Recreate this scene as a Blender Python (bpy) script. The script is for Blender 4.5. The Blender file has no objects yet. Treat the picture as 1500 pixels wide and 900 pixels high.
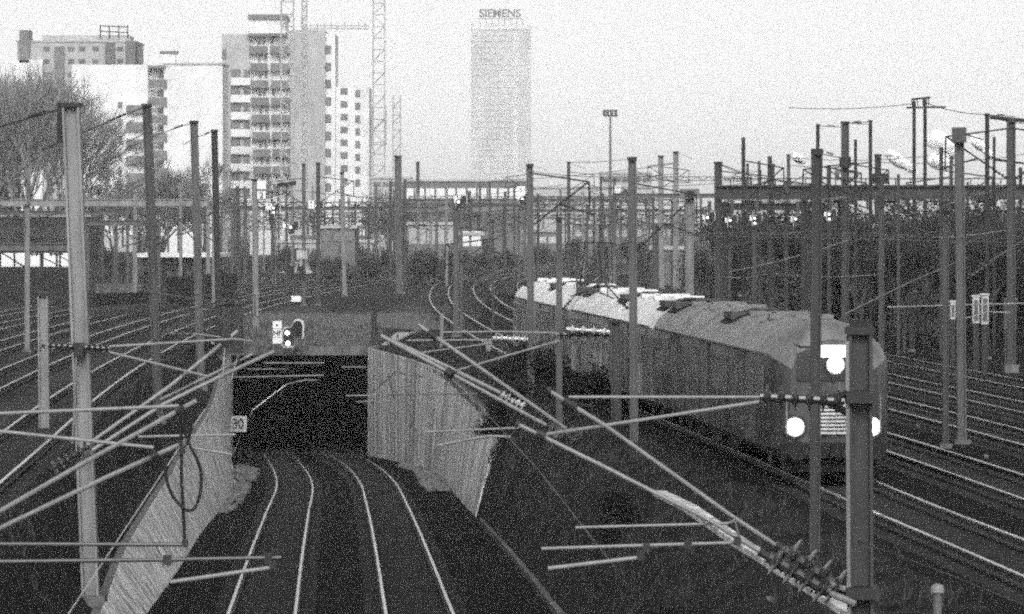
import bpy, bmesh, math, random
import numpy as np
from mathutils import Vector, Matrix
R = math.radians
random.seed(7); rng = np.random.default_rng(7)
scene = bpy.context.scene
col = scene.collection

# ------------------------------------------------------------------ camera, sky, sun, exposure
EYE = 5.6                                   # metres above the rails of the main tracks
cam = bpy.data.objects.new('camera', bpy.data.cameras.new('camera')); col.objects.link(cam)
cam.location = (0, 0, EYE); cam.rotation_euler = (R(90), 0, 0)
cam.data.sensor_width = 36; cam.data.lens = 144; cam.data.shift_y = -0.08
cam.data.clip_start = 0.5; cam.data.clip_end = 30000
scene.camera = cam
SUN_EL, SUN_AZ = R(34), R(179)              # behind the camera, veiled by cloud
world = bpy.data.worlds.new('World'); scene.world = world; world.use_nodes = True
nt = world.node_tree; bg = nt.nodes['Background']
sky = nt.nodes.new('ShaderNodeTexSky'); sky.sky_type = 'NISHITA'; sky.sun_disc = False
sky.sun_elevation = SUN_EL; sky.sun_rotation = SUN_AZ
sky.dust_density = 0.95; sky.air_density = 1.0; sky.ozone_density = 1.0
bw = nt.nodes.new('ShaderNodeRGBToBW')      # black and white film
nt.links.new(sky.outputs[0], bw.inputs[0]); nt.links.new(bw.outputs[0], bg.inputs[0])
bg.inputs[1].default_value = 0.15
sl = bpy.data.lights.new('sun', 'SUN'); sl.energy = 2.0; sl.angle = R(30); sl.color = (1, 1, 1)
sun = bpy.data.objects.new('sun', sl); col.objects.link(sun)
d = Vector((math.sin(SUN_AZ) * math.cos(SUN_EL), math.cos(SUN_AZ) * math.cos(SUN_EL), math.sin(SUN_EL)))
sun.rotation_euler = (-d).to_track_quat('-Z', 'Y').to_euler(); sun.location = (0, 0, 400)
vs = scene.view_settings
vs.view_transform = 'Standard'; vs.look = 'None'; vs.gamma = 1; vs.exposure = 0.4; vs.use_curve_mapping = False
cy = scene.cycles
cy.use_denoising = False; cy.use_adaptive_sampling = True; cy.adaptive_threshold = 0.13; cy.adaptive_min_samples = 10
cy.max_bounces = 5; cy.volume_bounces = 4; cy.diffuse_bounces = 2; cy.glossy_bounces = 3; cy.transparent_max_bounces = 8
cy.volume_step_rate = 4; cy.pixel_filter_type = 'BLACKMAN_HARRIS'; cy.filter_width = 2.3

# ------------------------------------------------------------------ helpers
F = 6000.0
def P(x, y, Z):                             # a measured direction at distance Z -> a point
    s = F / Z
    return Vector(((x - 750) / s, Z, EYE - (y - 330) / s))

def spline(pts):
    xs = np.array([p[0] for p in pts], float); ys = np.array([p[1] for p in pts], float)
    m = np.gradient(ys, xs)
    def f(x):
        if x <= xs[0]: return ys[0] + m[0] * (x - xs[0])
        if x >= xs[-1]: return ys[-1] + m[-1] * (x - xs[-1])
        i = int(np.searchsorted(xs, x) - 1); i = max(0, i); h = xs[i+1] - xs[i]; t = (x - xs[i]) / h
        return float((2*t**3-3*t*t+1)*ys[i] + (t**3-2*t*t+t)*h*m[i] + (-2*t**3+3*t*t)*ys[i+1] + (t**3-t*t)*h*m[i+1])
    return f
def lerp(pts):
    xs = [p[0] for p in pts]; ys = [p[1] for p in pts]
    return lambda x: float(np.interp(x, xs, ys))

def mat(name, v, rough=0.8, metal=0.0, var=0.35, scale=3.0, stretch=(1, 1, 1), bump=0.0, bscale=None, spec=0.3, stain=None):
    m = bpy.data.materials.new(name); m.use_nodes = True
    n = m.node_tree.nodes; l = m.node_tree.links; b = n['Principled BSDF']
    b.inputs['Roughness'].default_value = rough; b.inputs['Metallic'].default_value = metal
    b.inputs['Specular IOR Level'].default_value = spec
    tc = n.new('ShaderNodeTexCoord'); mp = n.new('ShaderNodeMapping'); mp.inputs['Scale'].default_value = stretch
    l.new(tc.outputs['Object'], mp.inputs[0])
    nz = n.new('ShaderNodeTexNoise'); nz.inputs['Scale'].default_value = scale; nz.inputs['Detail'].default_value = 6
    nz.inputs['Roughness'].default_value = 0.65
    l.new(mp.outputs[0], nz.inputs['Vector'])
    rp = n.new('ShaderNodeValToRGB'); e = rp.color_ramp.elements
    lo, hi = v * (1 - var), min(0.95, v * (1 + var))
    e[0].position = 0.3; e[1].position = 0.7
    e[0].color = (lo, lo, lo, 1); e[1].color = (hi, hi, hi, 1)
    l.new(nz.outputs['Fac'], rp.inputs[0])
    last = rp.outputs[0]
    if stain:                                # second pattern: (amount, scale, stretch)
        a, sc, st = stain
        mp2 = n.new('ShaderNodeMapping'); mp2.inputs['Scale'].default_value = st; l.new(tc.outputs['Object'], mp2.inputs[0])
        n2 = n.new('ShaderNodeTexNoise'); n2.inputs['Scale'].default_value = sc; n2.inputs['Detail'].default_value = 8
        n2.inputs['Roughness'].default_value = 0.7
        l.new(mp2.outputs[0], n2.inputs['Vector'])
        r2 = n.new('ShaderNodeValToRGB'); r2.color_ramp.elements[0].position = 0.38; r2.color_ramp.elements[1].position = 0.58
        w = 1 - a; r2.color_ramp.elements[0].color = (w, w, w, 1); r2.color_ramp.elements[1].color = (1, 1, 1, 1)
        l.new(n2.outputs['Fac'], r2.inputs[0])
        mx = n.new('ShaderNodeMix'); mx.data_type = 'RGBA'; mx.blend_type = 'MULTIPLY'; mx.inputs[0].default_value = 1
        l.new(last, mx.inputs[6]); l.new(r2.outputs[0], mx.inputs[7]); last = mx.outputs[2]
    l.new(last, b.inputs['Base Color'])
    if bump:
        bn = n.new('ShaderNodeTexNoise'); bn.inputs['Scale'].default_value = bscale or scale * 3; bn.inputs['Detail'].default_value = 4
        l.new(tc.outputs['Object'], bn.inputs['Vector'])
        bp = n.new('ShaderNodeBump'); bp.inputs['Strength'].default_value = bump; bp.inputs['Distance'].default_value = 0.08
        l.new(bn.outputs['Fac'], bp.inputs['Height']); l.new(bp.outputs[0], b.inputs['Normal'])
    return m
def glow(name, e):
    m = bpy.data.materials.new(name); m.use_nodes = True; b = m.node_tree.nodes['Principled BSDF']
    b.inputs['Base Color'].default_value = (.8, .8, .8, 1); b.inputs['Emission Color'].default_value = (1, 1, 1, 1)
    b.inputs['Emission Strength'].default_value = e
    return m

M = dict(
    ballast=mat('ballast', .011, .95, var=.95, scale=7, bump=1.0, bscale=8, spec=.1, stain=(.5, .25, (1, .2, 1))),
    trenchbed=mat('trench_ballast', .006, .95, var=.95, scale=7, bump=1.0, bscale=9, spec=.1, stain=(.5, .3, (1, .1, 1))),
    yard=mat('haze_paled_ballast', .050, .95, var=.8, scale=6, bump=1.0, bscale=8, spec=.1, stain=(.4, .25, (1, .2, 1))),  # ballast painted paler to imitate haze over the yard
    drygrass=mat('dry_grass', .15, .95, var=.6, scale=.8, spec=.05),
    mound=mat('mound_soil', .07, .95, var=.7, scale=1.4, bump=.8, bscale=5, spec=.05),
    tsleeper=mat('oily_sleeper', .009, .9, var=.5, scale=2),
    rail=mat('rail_steel', .62, .28, 1.0, var=.15, scale=1),
    railside=mat('rail_rust', .05, .8, 0, var=.4, scale=4),
    sleeper=mat('sleeper', .022, .9, var=.5, scale=2),
    conc=mat('weathered_concrete', .85, .9, var=.4, scale=.6, bump=.3, bscale=8, spec=.15, stain=(.72, .9, (1.8, 1.8, .06))),
    conc_l=mat('pale_concrete', .80, .9, var=.3, scale=1.3, bump=.3, bscale=8, spec=.15, stain=(.7, .9, (1.8, 1.8, .06))),
    conc_d=mat('dark_concrete', .13, .9, var=.4, scale=1.5, bump=.3, spec=.15, stain=(.5, 1.0, (1.5, 1.5, .2))),
    stone=mat('pale_stone', .14, .9, var=.5, scale=3, bump=.6),
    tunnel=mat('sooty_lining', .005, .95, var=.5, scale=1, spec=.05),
    galv=mat('galvanised_steel', .11, .6, .0, var=.25, scale=2.5, stretch=(1, 1, .2), stain=(.35, 1.5, (1, 1, .15))),
    galv_l=mat('pale_galvanised', .24, .6, .0, var=.2, scale=2.5, stretch=(1, 1, .2), stain=(.3, 1.5, (1, 1, .15))),
    steel_d=mat('dark_steel', .024, .6, .0, var=.4, scale=2.5, stretch=(1, 1, .3)),
    steel_m=mat('grey_painted_steel', .065, .6, .0, var=.3, scale=2.5, stretch=(1, 1, .3), stain=(.35, 1.5, (1, 1, .15))),
    tube=mat('cantilever_tube', .21, .5, .15, var=.2, scale=4),
    wire=mat('copper_wire', .10, .5, .5, var=.2, scale=2),
    wire_l=mat('bright_wire', .5, .35, .6, var=.2, scale=2),
    insul=mat('glazed_porcelain', .035, .3, 0, var=.3, scale=6, spec=.7),
    insul_l=mat('glass_insulator', .55, .15, 0, var=.2, scale=6, spec=.6),
    cable=mat('rubber_cable', .012, .7),
    mast_d=mat('dull_mast_paint', .05, .65, .0, var=.3, scale=2.5, stretch=(1, 1, .3), stain=(.35, 1.5, (1, 1, .15))),
    black=mat('black_paint', .012, .55, spec=.3),
    white=mat('white_enamel', .78, .5, var=.08, scale=6),
    dirtywhite=mat('weathered_white', .6, .7, var=.2, scale=4, stain=(.4, 3, (1, 1, .4))),
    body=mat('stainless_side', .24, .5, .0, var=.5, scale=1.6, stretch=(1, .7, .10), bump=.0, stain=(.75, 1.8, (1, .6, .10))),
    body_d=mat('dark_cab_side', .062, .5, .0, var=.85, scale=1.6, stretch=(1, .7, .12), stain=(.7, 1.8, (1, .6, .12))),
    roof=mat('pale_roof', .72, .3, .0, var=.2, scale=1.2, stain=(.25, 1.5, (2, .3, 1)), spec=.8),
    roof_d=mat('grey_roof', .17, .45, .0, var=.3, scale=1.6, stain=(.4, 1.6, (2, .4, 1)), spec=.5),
    under=mat('underframe', .012, .8),
    glass=mat('dark_glass', .012, .12, 0, var=.2, spec=.6),
    grass=mat('winter_grass', .046, .95, var=.6, scale=.8, spec=.05),
    bank=mat('bank_earth', .022, .95, var=.7, scale=1.4, bump=.8, bscale=5, spec=.08, stain=(.45, .35, (1, 1, 1))),
    bark=mat('bark', .06, .9, var=.4, scale=3, stretch=(1, 1, .2)),
    twig=mat('twigs', .22, .9, var=.4, scale=1),
    leaf=mat('dark_foliage', .016, .8, var=.7, scale=.5, spec=.15),
    leaf_m=mat('patchy_foliage', .030, .8, var=.8, scale=.4, spec=.15),
    leaf_l=mat('grey_foliage', .085, .8, var=.7, scale=.5, spec=.15),
    render=mat('white_render', .84, .9, var=.12, scale=.25, stain=(.16, .3, (1, 1, .3)), spec=.1),
    render_g=mat('grey_render', .47, .9, var=.15, scale=.25, stain=(.15, .3, (1, 1, .3)), spec=.1),
    panel=mat('balcony_panel', .19, .8, var=.25, scale=.5),
    window=mat('window_glass', .16, .25, var=.3, scale=.5, spec=.5),
    tower=mat('tower_cladding', .66, .5, var=.2, scale=.08, stretch=(1, 1, .3)),  # tower colours paled to imitate the fading of thicker haze
    tower_l=mat('tower_glazing', .8, .35, var=.2, scale=.08),
    crane=mat('crane_lattice', .5, .8, var=.2, scale=.5),
    cap=mat('mossy_coping', .12, .9, var=.5, scale=2),
    shed=mat('shed_cladding', .15, .8, var=.3, scale=.3),
    lamp=glow('lit_lamp', 9.0), lampdim=glow('signal_lamp', 2.2), ring1=glow('halo_glow_inner', .62), ring2=glow('halo_glow', .30), ring3=glow('halo_glow_outer', .13), ring4=glow('halo_glow_edge', .05), display=glow('lit_display', 1.6),  # the ring glows imitate a blurred halo round the headlights
)
def ribbed(name, v, scale):
    return mat(name, v, .8, var=.3, scale=.5, stretch=(scale, scale, .05))
M['barrier'] = mat('sooty_barrier', .022, .9, var=.4, scale=1)

class MB:
    def __init__(self): self.v = []; self.f = []; self.mi = []; self.m = 0
    def add(self, vs, fs):
        o = len(self.v); self.v += [tuple(p) for p in vs]; self.f += [tuple(i + o for i in f) for f in fs]; self.mi += [self.m] * len(fs)
        return self
    def box(self, c, s, rz=0.0, ry=0.0):
        mx = Matrix.Rotation(rz, 3, 'Z') @ Matrix.Rotation(ry, 3, 'Y'); c = Vector(c)
        vs = [c + mx @ Vector((sx*s[0]/2, sy*s[1]/2, sz*s[2]/2)) for sx in (-1, 1) for sy in (-1, 1) for sz in (-1, 1)]
        return self.add(vs, [(0,1,3,2), (4,6,7,5), (0,4,5,1), (2,3,7,6), (0,2,6,4), (1,5,7,3)])
    def box2(self, a, b):
        a = Vector(a); b = Vector(b)
        return self.box((a + b) / 2, (abs(b.x-a.x), abs(b.y-a.y), abs(b.z-a.z)))
    def tube(self, pts, r, n=7, cap=True):
        pts = [Vector(p) for p in pts]; rs = r if isinstance(r, (list, tuple)) else [r] * len(pts)
        vs = []; fs = []
        for i, p in enumerate(pts):
            t = (pts[min(i+1, len(pts)-1)] - pts[max(i-1, 0)])
            if t.length < 1e-9: t = Vector((0, 0, 1))
            t.normalize(); u = t.cross(Vector((0, 0, 1)) if abs(t.z) < .9 else Vector((1, 0, 0))).normalized(); w = t.cross(u)
            vs += [p + (u * math.cos(2*math.pi*k/n) + w * math.sin(2*math.pi*k/n)) * rs[i] for k in range(n)]
        for i in range(len(pts) - 1):
            for k in range(n):
                a = i*n + k; b = i*n + (k+1) % n; fs.append((a, b, b+n, a+n))
        if cap: fs.append(tuple(range(n-1, -1, -1))); fs.append(tuple((len(pts)-1)*n + k for k in range(n)))
        return self.add(vs, fs)
    def prism(self, poly, ax0, ax1, axis='y'):          # polygon extruded along an axis; poly in the other two
        def mk(p, t): return {'y': (p[0], t, p[1]), 'x': (t, p[0], p[1]), 'z': (p[0], p[1], t)}[axis]
        n = len(poly); vs = [mk(p, ax0) for p in poly] + [mk(p, ax1) for p in poly]
        return self.add(vs, [tuple(range(n-1, -1, -1)), tuple(range(n, 2*n))] + [(k, (k+1) % n, (k+1) % n + n, k + n) for k in range(n)])
    def build(self, name, m, parent=None, smooth=False, local=False):
        me = bpy.data.meshes.new(name)
        off = Vector((0, 0, 0))
        if parent is not None and not local:
            q = parent
            while q is not None: off = off + q.location; q = q.parent
        vs = [(p[0]-off.x, p[1]-off.y, p[2]-off.z) for p in self.v]
        me.from_pydata(vs, [], self.f)
        for mm in (m if isinstance(m, (list, tuple)) else [m]): me.materials.append(mm)
        if any(self.mi): me.polygons.foreach_set('material_index', self.mi)
        bm = bmesh.new(); bm.from_mesh(me); bmesh.ops.recalc_face_normals(bm, faces=bm.faces); bm.to_mesh(me); bm.free()
        if smooth: me.polygons.foreach_set('use_smooth', [True] * len(me.polygons))
        o = bpy.data.objects.new(name, me); col.objects.link(o)
        if parent is not None: o.parent = parent
        return o

def tag(o, label=None, cat=None, group=None, kind=None):
    if label: o['label'] = label
    if cat: o['category'] = cat
    if group: o['group'] = group
    if kind: o['kind'] = kind
    return o
def thing(name, loc, label, cat, group=None):
    o = bpy.data.objects.new(name, None); col.objects.link(o); o.location = loc; o.empty_display_size = .3
    return tag(o, label, cat, group)
def copy_tree(o, parent=None):
    c = o.copy(); col.objects.link(c)
    if parent is not None: c.parent = parent
    for ch in list(o.children): copy_tree(ch, c)
    return c
def text_mesh(name, body, center, height, m, parent, offset=0.0, depth=.01, squeeze=1.0):
    cu = bpy.data.curves.new(name, 'FONT'); cu.body = body; cu.size = 1; cu.align_x = 'CENTER'; cu.align_y = 'CENTER'
    cu.extrude = depth; cu.offset = offset
    t = bpy.data.objects.new(name, cu); col.objects.link(t)
    me = bpy.data.meshes.new_from_object(t.evaluated_get(bpy.context.evaluated_depsgraph_get()))
    bpy.data.objects.remove(t)
    ys = [v.co.y for v in me.vertices]; xs = [v.co.x for v in me.vertices]
    k = height / (max(ys) - min(ys)); cx = (max(xs)+min(xs))/2; cyy = (max(ys)+min(ys))/2
    off = Vector((0, 0, 0)); q = parent
    while q is not None: off += q.location; q = q.parent
    for v in me.vertices:
        x, y, z = (v.co.x-cx)*k*squeeze, (v.co.y-cyy)*k, v.co.z
        v.co = Vector(center) + Vector((x, -z, y)) - off
    me.materials.clear(); me.materials.append(m)
    o = bpy.data.objects.new(name, me); col.objects.link(o); o.parent = parent
    return o

# ------------------------------------------------------------------ lines of the tracks (X against distance)
cL = spline([(40,-3.2),(91.6,-5.6),(116,-6.7),(143.5,-7.9),(176,-9.35),(200,-11.0),(227,-13.3),(260,-17.5),(295,-23)])
cR = spline([(40,.3),(91.6,-2.06),(116,-3.07),(149,-4.5),(180,-6.0),(203,-7.6),(227,-9.9),(260,-14),(295,-19.4)])
xL = spline([(40,-5.9),(92,-8.4),(107,-9.0),(138,-10.4),(176,-11.9),(200,-13.6),(227,-15.6)])
xR = spline([(40,3.4),(91.6,1.2),(116,.2),(154,-1.6),(168,-2.3),(200,-4.2),(215,-6.0),(227,-8.0)])
zT = lambda Z: -3.1 - .028 * (Z - 91.6)             # rail level in the cutting
zWL = lerp([(40,-2.6),(92,-2.75),(107,-2.65),(138,-2.75),(160,-2.4),(185,-2.1),(227,-1.5)])
zWR = lerp([(145,-2.2),(150,-2.1),(155,-1.9),(160,-1.6),(200,-1.35),(227,-1.2)])
cT = spline([(30,11.3),(71.4,8.5),(82,7.7),(91,7.13),(182,.3),(216,-1.7),(240,-2.9),(272,-4.3),(332,-5.9),(400,-6.2),(480,-2.5),(560,7),(640,22)])
cW = spline([(60,-10.4),(108,-12.9),(132,-14.2),(172,-15.9),(230,-17.3),(300,-17.2),(361,-15.4),(431,-11.5),(480,-6.5),(560,4),(640,19)])
G0 = -.28; BATR = lerp([(150, .24), (215, 0)]); BAT = lerp([(100, .7), (138, .45), (176, .26), (225, 0)])
def hash2(a, b): return math.sin(a*1.7+b*.61)*.5 + math.sin(a*.53-b*1.13+2)*.3 + math.sin(a*3.1+b*2.3)*.2
def sm(t): t = min(1, max(0, t)); return t*t*(3-2*t)
def left_bank(X, Z):                                # between wall and left tracks
    b0 = xL(Z) - .2 - BAT(Z)*(zWL(Z)-zT(Z)+.6); w = 1.6
    return zWL(Z)-.15 + (G0 - zWL(Z)+.15) * sm((b0 - X) / w)
def right_bank(X, Z):
    w = max(1.6, cT(Z) - 1.9 - xR(Z))
    if Z < 150: z0 = zT(Z) + G0; b0 = xR(Z)
    else: z0 = zWR(Z) - .15; o = .25 + BATR(Z)*(zWR(Z)-zT(Z)+.6); b0 = xR(Z) + o; w = max(.9, w - o)
    t = min(1, max(0, (X - b0) / w))
    return z0 + (G0 - z0) * (1 - (1-t)**1.8)
def ground_z(X, Z):
    if Z >= 229:
        t = sm((Z - 229) / 16); k = 1 if -16.2 < X < -7.4 else 0
        return G0 + (-1.0) * (1 - t) * k
    if X < xL(Z) - .3: return left_bank(X, Z)
    if X > xR(Z) + (BATR(Z)*3 if Z >= 150 else 0): return right_bank(X, Z)
    return zT(Z) + G0
# ------------------------------------------------------------------ ground, cutting, tracks
def build_ground():
    rows = list(np.arange(30, 227, 2.0)) + [227.0]
    m = MB(); grid = []
    fixL = [-900, -400, -150, -80, -50, -36, -27, -22]; fixR = [13.5, 16, 20, 28, 45, 80, 200, 500, 900]
    def row(Z, side):
        out = []
        if side == 'L':
            b0 = xL(Z) - .2 - BAT(Z)*(zWL(Z)-zT(Z)+.6)
            xs = fixL + [b0 - 1.75 + 1.75*k/9 for k in range(10)]
            for X in xs:
                z = G0 if X < b0 - 1.7 else left_bank(X, Z)
                out.append((X, Z, z + (.06*hash2(X*2, Z) if X > b0 - 1.7 and X < b0-.1 else 0)))
        else:
            o = .25 + BATR(Z)*(zWR(Z)-zT(Z)+.6) if Z >= 150 else 0; b0 = xR(Z) + o; w = max(.9, max(1.6, cT(Z) - 1.9 - xR(Z)) - o)
            xs = [b0 + (w+.1)*k/13 for k in range(14)] + fixR
            for k, X in enumerate(xs):
                z = right_bank(X, Z) if k < 14 else G0
                out.append((X, Z, z + (.13*hash2(X*1.6, Z*.8) if 0 < k < 13 else 0)))
        return out
    for side in 'LR':
        g = [row(Z, side) for Z in rows]; o = len(m.v); w = len(g[0])
        vs = [p for r in g for p in r]
        fs = [(i*w+j, i*w+j+1, (i+1)*w+j+1, (i+1)*w+j) for i in range(len(g)-1) for j in range(w-1)]
        mi0 = len(m.mi); m.add(vs, fs)
        k = 0
        for i in range(len(g)-1):
            for j in range(w-1):
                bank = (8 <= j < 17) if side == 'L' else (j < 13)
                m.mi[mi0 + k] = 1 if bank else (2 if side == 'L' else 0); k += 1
    # beyond the portal
    zs = [227.0, 229, 231, 234, 238, 242, 246, 255, 275, 300, 350, 420, 520, 700, 1000, 1500, 2200, 3200]
    xs = [-900, -400, -150, -80, -50, -36, -27, -22, -17.2, -16.2, -15, -13, -11, -9.5, -8.2, -7.2, -6.4, -4.4, -2, 2, 6, 10, 14, 20, 28, 45, 80, 200, 500, 900]
    vs = []
    for Z in zs:
        for X in xs:
            z = G0
            if Z < 248:
                t = sm((Z - 229) / 17)
                k = sm((X + 17.2) / 1.2) * sm((-6.2 - X) / 1.6); z = G0 - 1.05 * (1 - t) * k
            vs.append((X if Z < 400 else X * (1 + (Z-400)/800), Z, z - (.02 if Z == 227.0 else 0)))
    w = len(xs); fs = []; mm = []
    for i in range(len(zs)-1):
        for j in range(w-1):
            if zs[i] == 227.0 and -16.2 <= xs[j] < -7.2: continue
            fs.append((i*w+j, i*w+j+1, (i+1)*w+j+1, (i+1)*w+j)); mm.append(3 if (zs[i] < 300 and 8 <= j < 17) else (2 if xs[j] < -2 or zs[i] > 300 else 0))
    k0 = len(m.mi); m.add(vs, fs)
    for k, x in enumerate(mm): m.mi[k0 + k] = x
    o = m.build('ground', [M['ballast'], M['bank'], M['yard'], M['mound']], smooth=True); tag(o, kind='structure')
    # trench floor, on into the tunnel
    m = MB(); Zs = list(np.arange(30, 300, 3.0)); w = 13; vs = []
    for Z in Zs:
        a = xL(Z) if Z <= 227 else cL(Z) - 2.4; b = xR(Z) if Z <= 227 else cR(Z) + 2.2
        for j in range(w):
            X = a + (b - a) * j/(w-1); e = min(j, w-1-j)
            vs.append((X, Z, zT(Z) + G0 - (.10 if e == 1 else 0) + .03*hash2(X*3, Z*2)))
    m.add(vs, [(i*w+j, i*w+j+1, (i+1)*w+j+1, (i+1)*w+j) for i in range(len(Zs)-1) for j in range(w-1)])
    tag(m.build('trench_floor', M['trenchbed'], smooth=True), kind='structure')
build_ground()

RAIL = [(-.036, 0), (.036, 0), (.036, -.04), (.012, -.055), (.012, -.12), (.07, -.15), (-.07, -.15), (-.036, -.055), (-.036, -.04)]
RAIL = [(-.038, -.004), (-.034, 0), (.034, 0), (.038, -.004), (.038, -.045), (.012, -.06), (.012, -.13), (.07, -.155), (-.07, -.155), (-.012, -.13), (-.012, -.06), (-.038, -.045)]
def rail_path(path, name, parent):
    m = MB(); n = len(RAIL); vs = []; fs = []; mi = []
    for i, p in enumerate(path):
        t = (path[min(i+1, len(path)-1)] - path[max(i-1, 0)]); t.z = 0; t.normalize(); s = Vector((t.y, -t.x, 0))
        vs += [p + s * a + Vector((0, 0, b)) for a, b in RAIL]
    for i in range(len(path)-1):
        for k in range(n):
            a = i*n + k; b = i*n + (k+1) % n; fs.append((a, b, b+n, a+n)); mi.append(0 if k in (0, 1, 2, 3, 11) else 1)
    m.add(vs, fs); m.mi = mi
    return m.build(name, [M['rail'], M['railside']], parent)
def offset_path(c, Z0, Z1, off, zf, step=2.5):
    out = []
    Z = Z0
    while Z <= Z1:
        dx = (c(Z+.5) - c(Z-.5)); L = math.hypot(dx, 1)
        out.append(Vector((c(Z) + off/L, Z - off*dx/L, zf(Z))))
        Z += step if Z < 300 else step*2
    return out
flat = lambda Z: 0.0
def track(c, Z0, Z1, off=0.0, zf=flat, zsleep=260, sm_='sleeper'):
    m = MB(); Z = Z0
    while Z < min(Z1, zsleep):
        dx = c(Z+.5)-c(Z-.5); L = math.hypot(dx, 1)
        m.box((c(Z)+off/L, Z-off*dx/L, zf(Z)-.325), (2.4, .24, .16), math.atan2(-dx, 1))
        Z += .62
    if not m.v: m.box((c(Z0)+off, Z0, zf(Z0)-.305), (2.4, .24, .16))
    o = m.build('railway_track', M[sm_]); tag(o, kind='structure')
    for s in (-1, 1): rail_path(offset_path(c, Z0, Z1, off + s*.753, zf), 'rail', o)
    return o
track(cL, 60, 292, 0, zT, sm_='tsleeper'); track(cR, 60, 292, 0, zT, sm_='tsleeper')
track(cT, 40, 560, 0)
for off in (3.65, 7.6, 11.2, 15.0): track(cT, 50, 520, off)
for off in (0, -3.7, -7.4, -11.2, -14.9): track(cW, 80, 520, off)

# walls of the cutting
def wall_strip(xf, zt, Z0, Z1, sgn, step=2.0, low=-.6):
    m = MB(); vs = []; fs = []; mi = []
    Zs = list(np.arange(Z0, Z1, step)) + [Z1]
    for Z in Zs:
        X = xf(Z); zb = zT(Z) + low; t = zt(Z); o = X + sgn * (BAT(Z) if sgn < 0 else BATR(Z)) * (t - zb)
        vs += [(X, Z, zb), (o, Z, t-.02), (o + sgn*.02, Z, t), (o + sgn*.22, Z, t), (o + sgn*.22, Z, zb)]
    n = 5
    for i in range(len(Zs)-1):
        for k in range(n): a = i*n+k; b = i*n+(k+1) % n; fs.append((a, b, b+n, a+n)); mi.append(1 if k == 2 else 0)
    fs += [tuple(range(n)), tuple(range((len(Zs)-1)*n, len(Zs)*n))]; mi += [0, 0]
    m.add(vs, fs); m.mi = mi
    return m
def posts(xf, zt, Z0, Z1, sgn, gap):
    m = MB(); Z = Z0
    while Z < Z1:
        X = xf(Z); zb = zT(Z) + G0 - .2
        hh = zt(Z)-.1-zb; o = sgn*batter(sgn)*hh; m.tube([(X+sgn*.06, Z, zb), (X+sgn*.06+o, Z, zb+hh)], .10, 4); Z += gap
    return m
w = thing('retaining_wall', (xL(150), 150, zT(150)), 'stained concrete retaining wall along the left side of the sunken tracks, up to the 30 sign', 'wall')
wall_strip(xL, zWL, 60, 226.9, -1).build('wall', [M['conc_l'], M['cap']], w)
w = thing('retaining_wall', (xR(180), 180, zT(180)), 'bright streaked concrete retaining wall on the right of the sunken tracks, joining the tunnel mouth', 'wall')
wall_strip(xR, zWR, 150, 226.9, 1).build('wall', [M['conc'], M['cap']], w)
def rocks(m, spots):
    for X, Z, z, r in spots:
        bm = bmesh.new(); bmesh.ops.create_icosphere(bm, subdivisions=1, radius=1)
        sx, sy, sz = r*random.uniform(.7, 1.4), r*random.uniform(.7, 1.6), r*random.uniform(.4, .8); bm.verts.ensure_lookup_table()
        m.add([(X + q.co.x*sx*random.uniform(.8, 1.2), Z + q.co.y*sy*random.uniform(.8, 1.2), z + q.co.z*sz) for q in bm.verts], [tuple(x.index for x in f.verts) for f in bm.faces]); bm.free()
m = MB(); sp = []
for Z0, Z1, wd in ((173, 184, .9), (186, 197, .7), (200, 208, .5)):
    for k in range(90):
        Z = random.uniform(Z0, Z1); sp.append((xR(Z) - .15 - wd*random.random()**1.5, Z, zT(Z) - .24, random.uniform(.06, .24)))
rocks(m, sp); tag(m.build('rubble_heap', M['stone'], smooth=False), 'strewn pale broken stone along the foot of the right tunnel wall', 'rubble', None, 'stuff')
m = MB(); sp = []
for k in range(150):
    t = random.random(); Z = 150 + 48*t; sp.append((xL(Z) + .1 + .9*random.random()**1.6*(.4+.6*t), Z, zT(Z) - .22 + .25*random.random()*t, random.uniform(.05, .16 + .16*t)))
rocks(m, sp); tag(m.build('rubble_heap', M['stone']), 'heap of pale broken stone at the wall foot below the 30 sign', 'rubble', None, 'stuff')
# kerb of the cable trough along the right edge of the cutting
def kerb(name, pts, wdt, h, mt, label, cat):
    m = MB()
    for a, b in zip(pts[:-1], pts[1:]):
        a = Vector(a); b = Vector(b); dd = b - a; n = max(1, int(dd.length / 1.0))
        for k in range(n):
            p = a + dd * ((k+.5)/n); m.box(p + Vector((0, 0, h/2)), (dd.length/n*.97, wdt, h), math.atan2(dd.y, dd.x), -math.atan2(dd.z, math.hypot(dd.x, dd.y)))
    return tag(m.build(name, mt), label, cat)
kp = []
for Z in (75, 92, 104, 116, 130, 144): kp.append((xR(Z)+.05, Z, zT(Z)+G0-.05))
kerb('kerb', kp, .22, .2, M['conc_d'], 'thin dark concrete kerb along the right foot of the cutting in the foreground', 'kerb')
tp = []
for (x, y, Z) in ((1262, 908, 58), (1190, 862, 62), (1083, 795, 69), (1010, 744, 76), (965, 722, 82)):
    p = P(x, y, Z); tp.append((p.x, p.y, p.z - .05))
kerb('cable_trough', tp, .26, .1, M['conc'], 'pale concrete cable trough running up the bank beneath the nearest insulators', 'cable trough')

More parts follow.
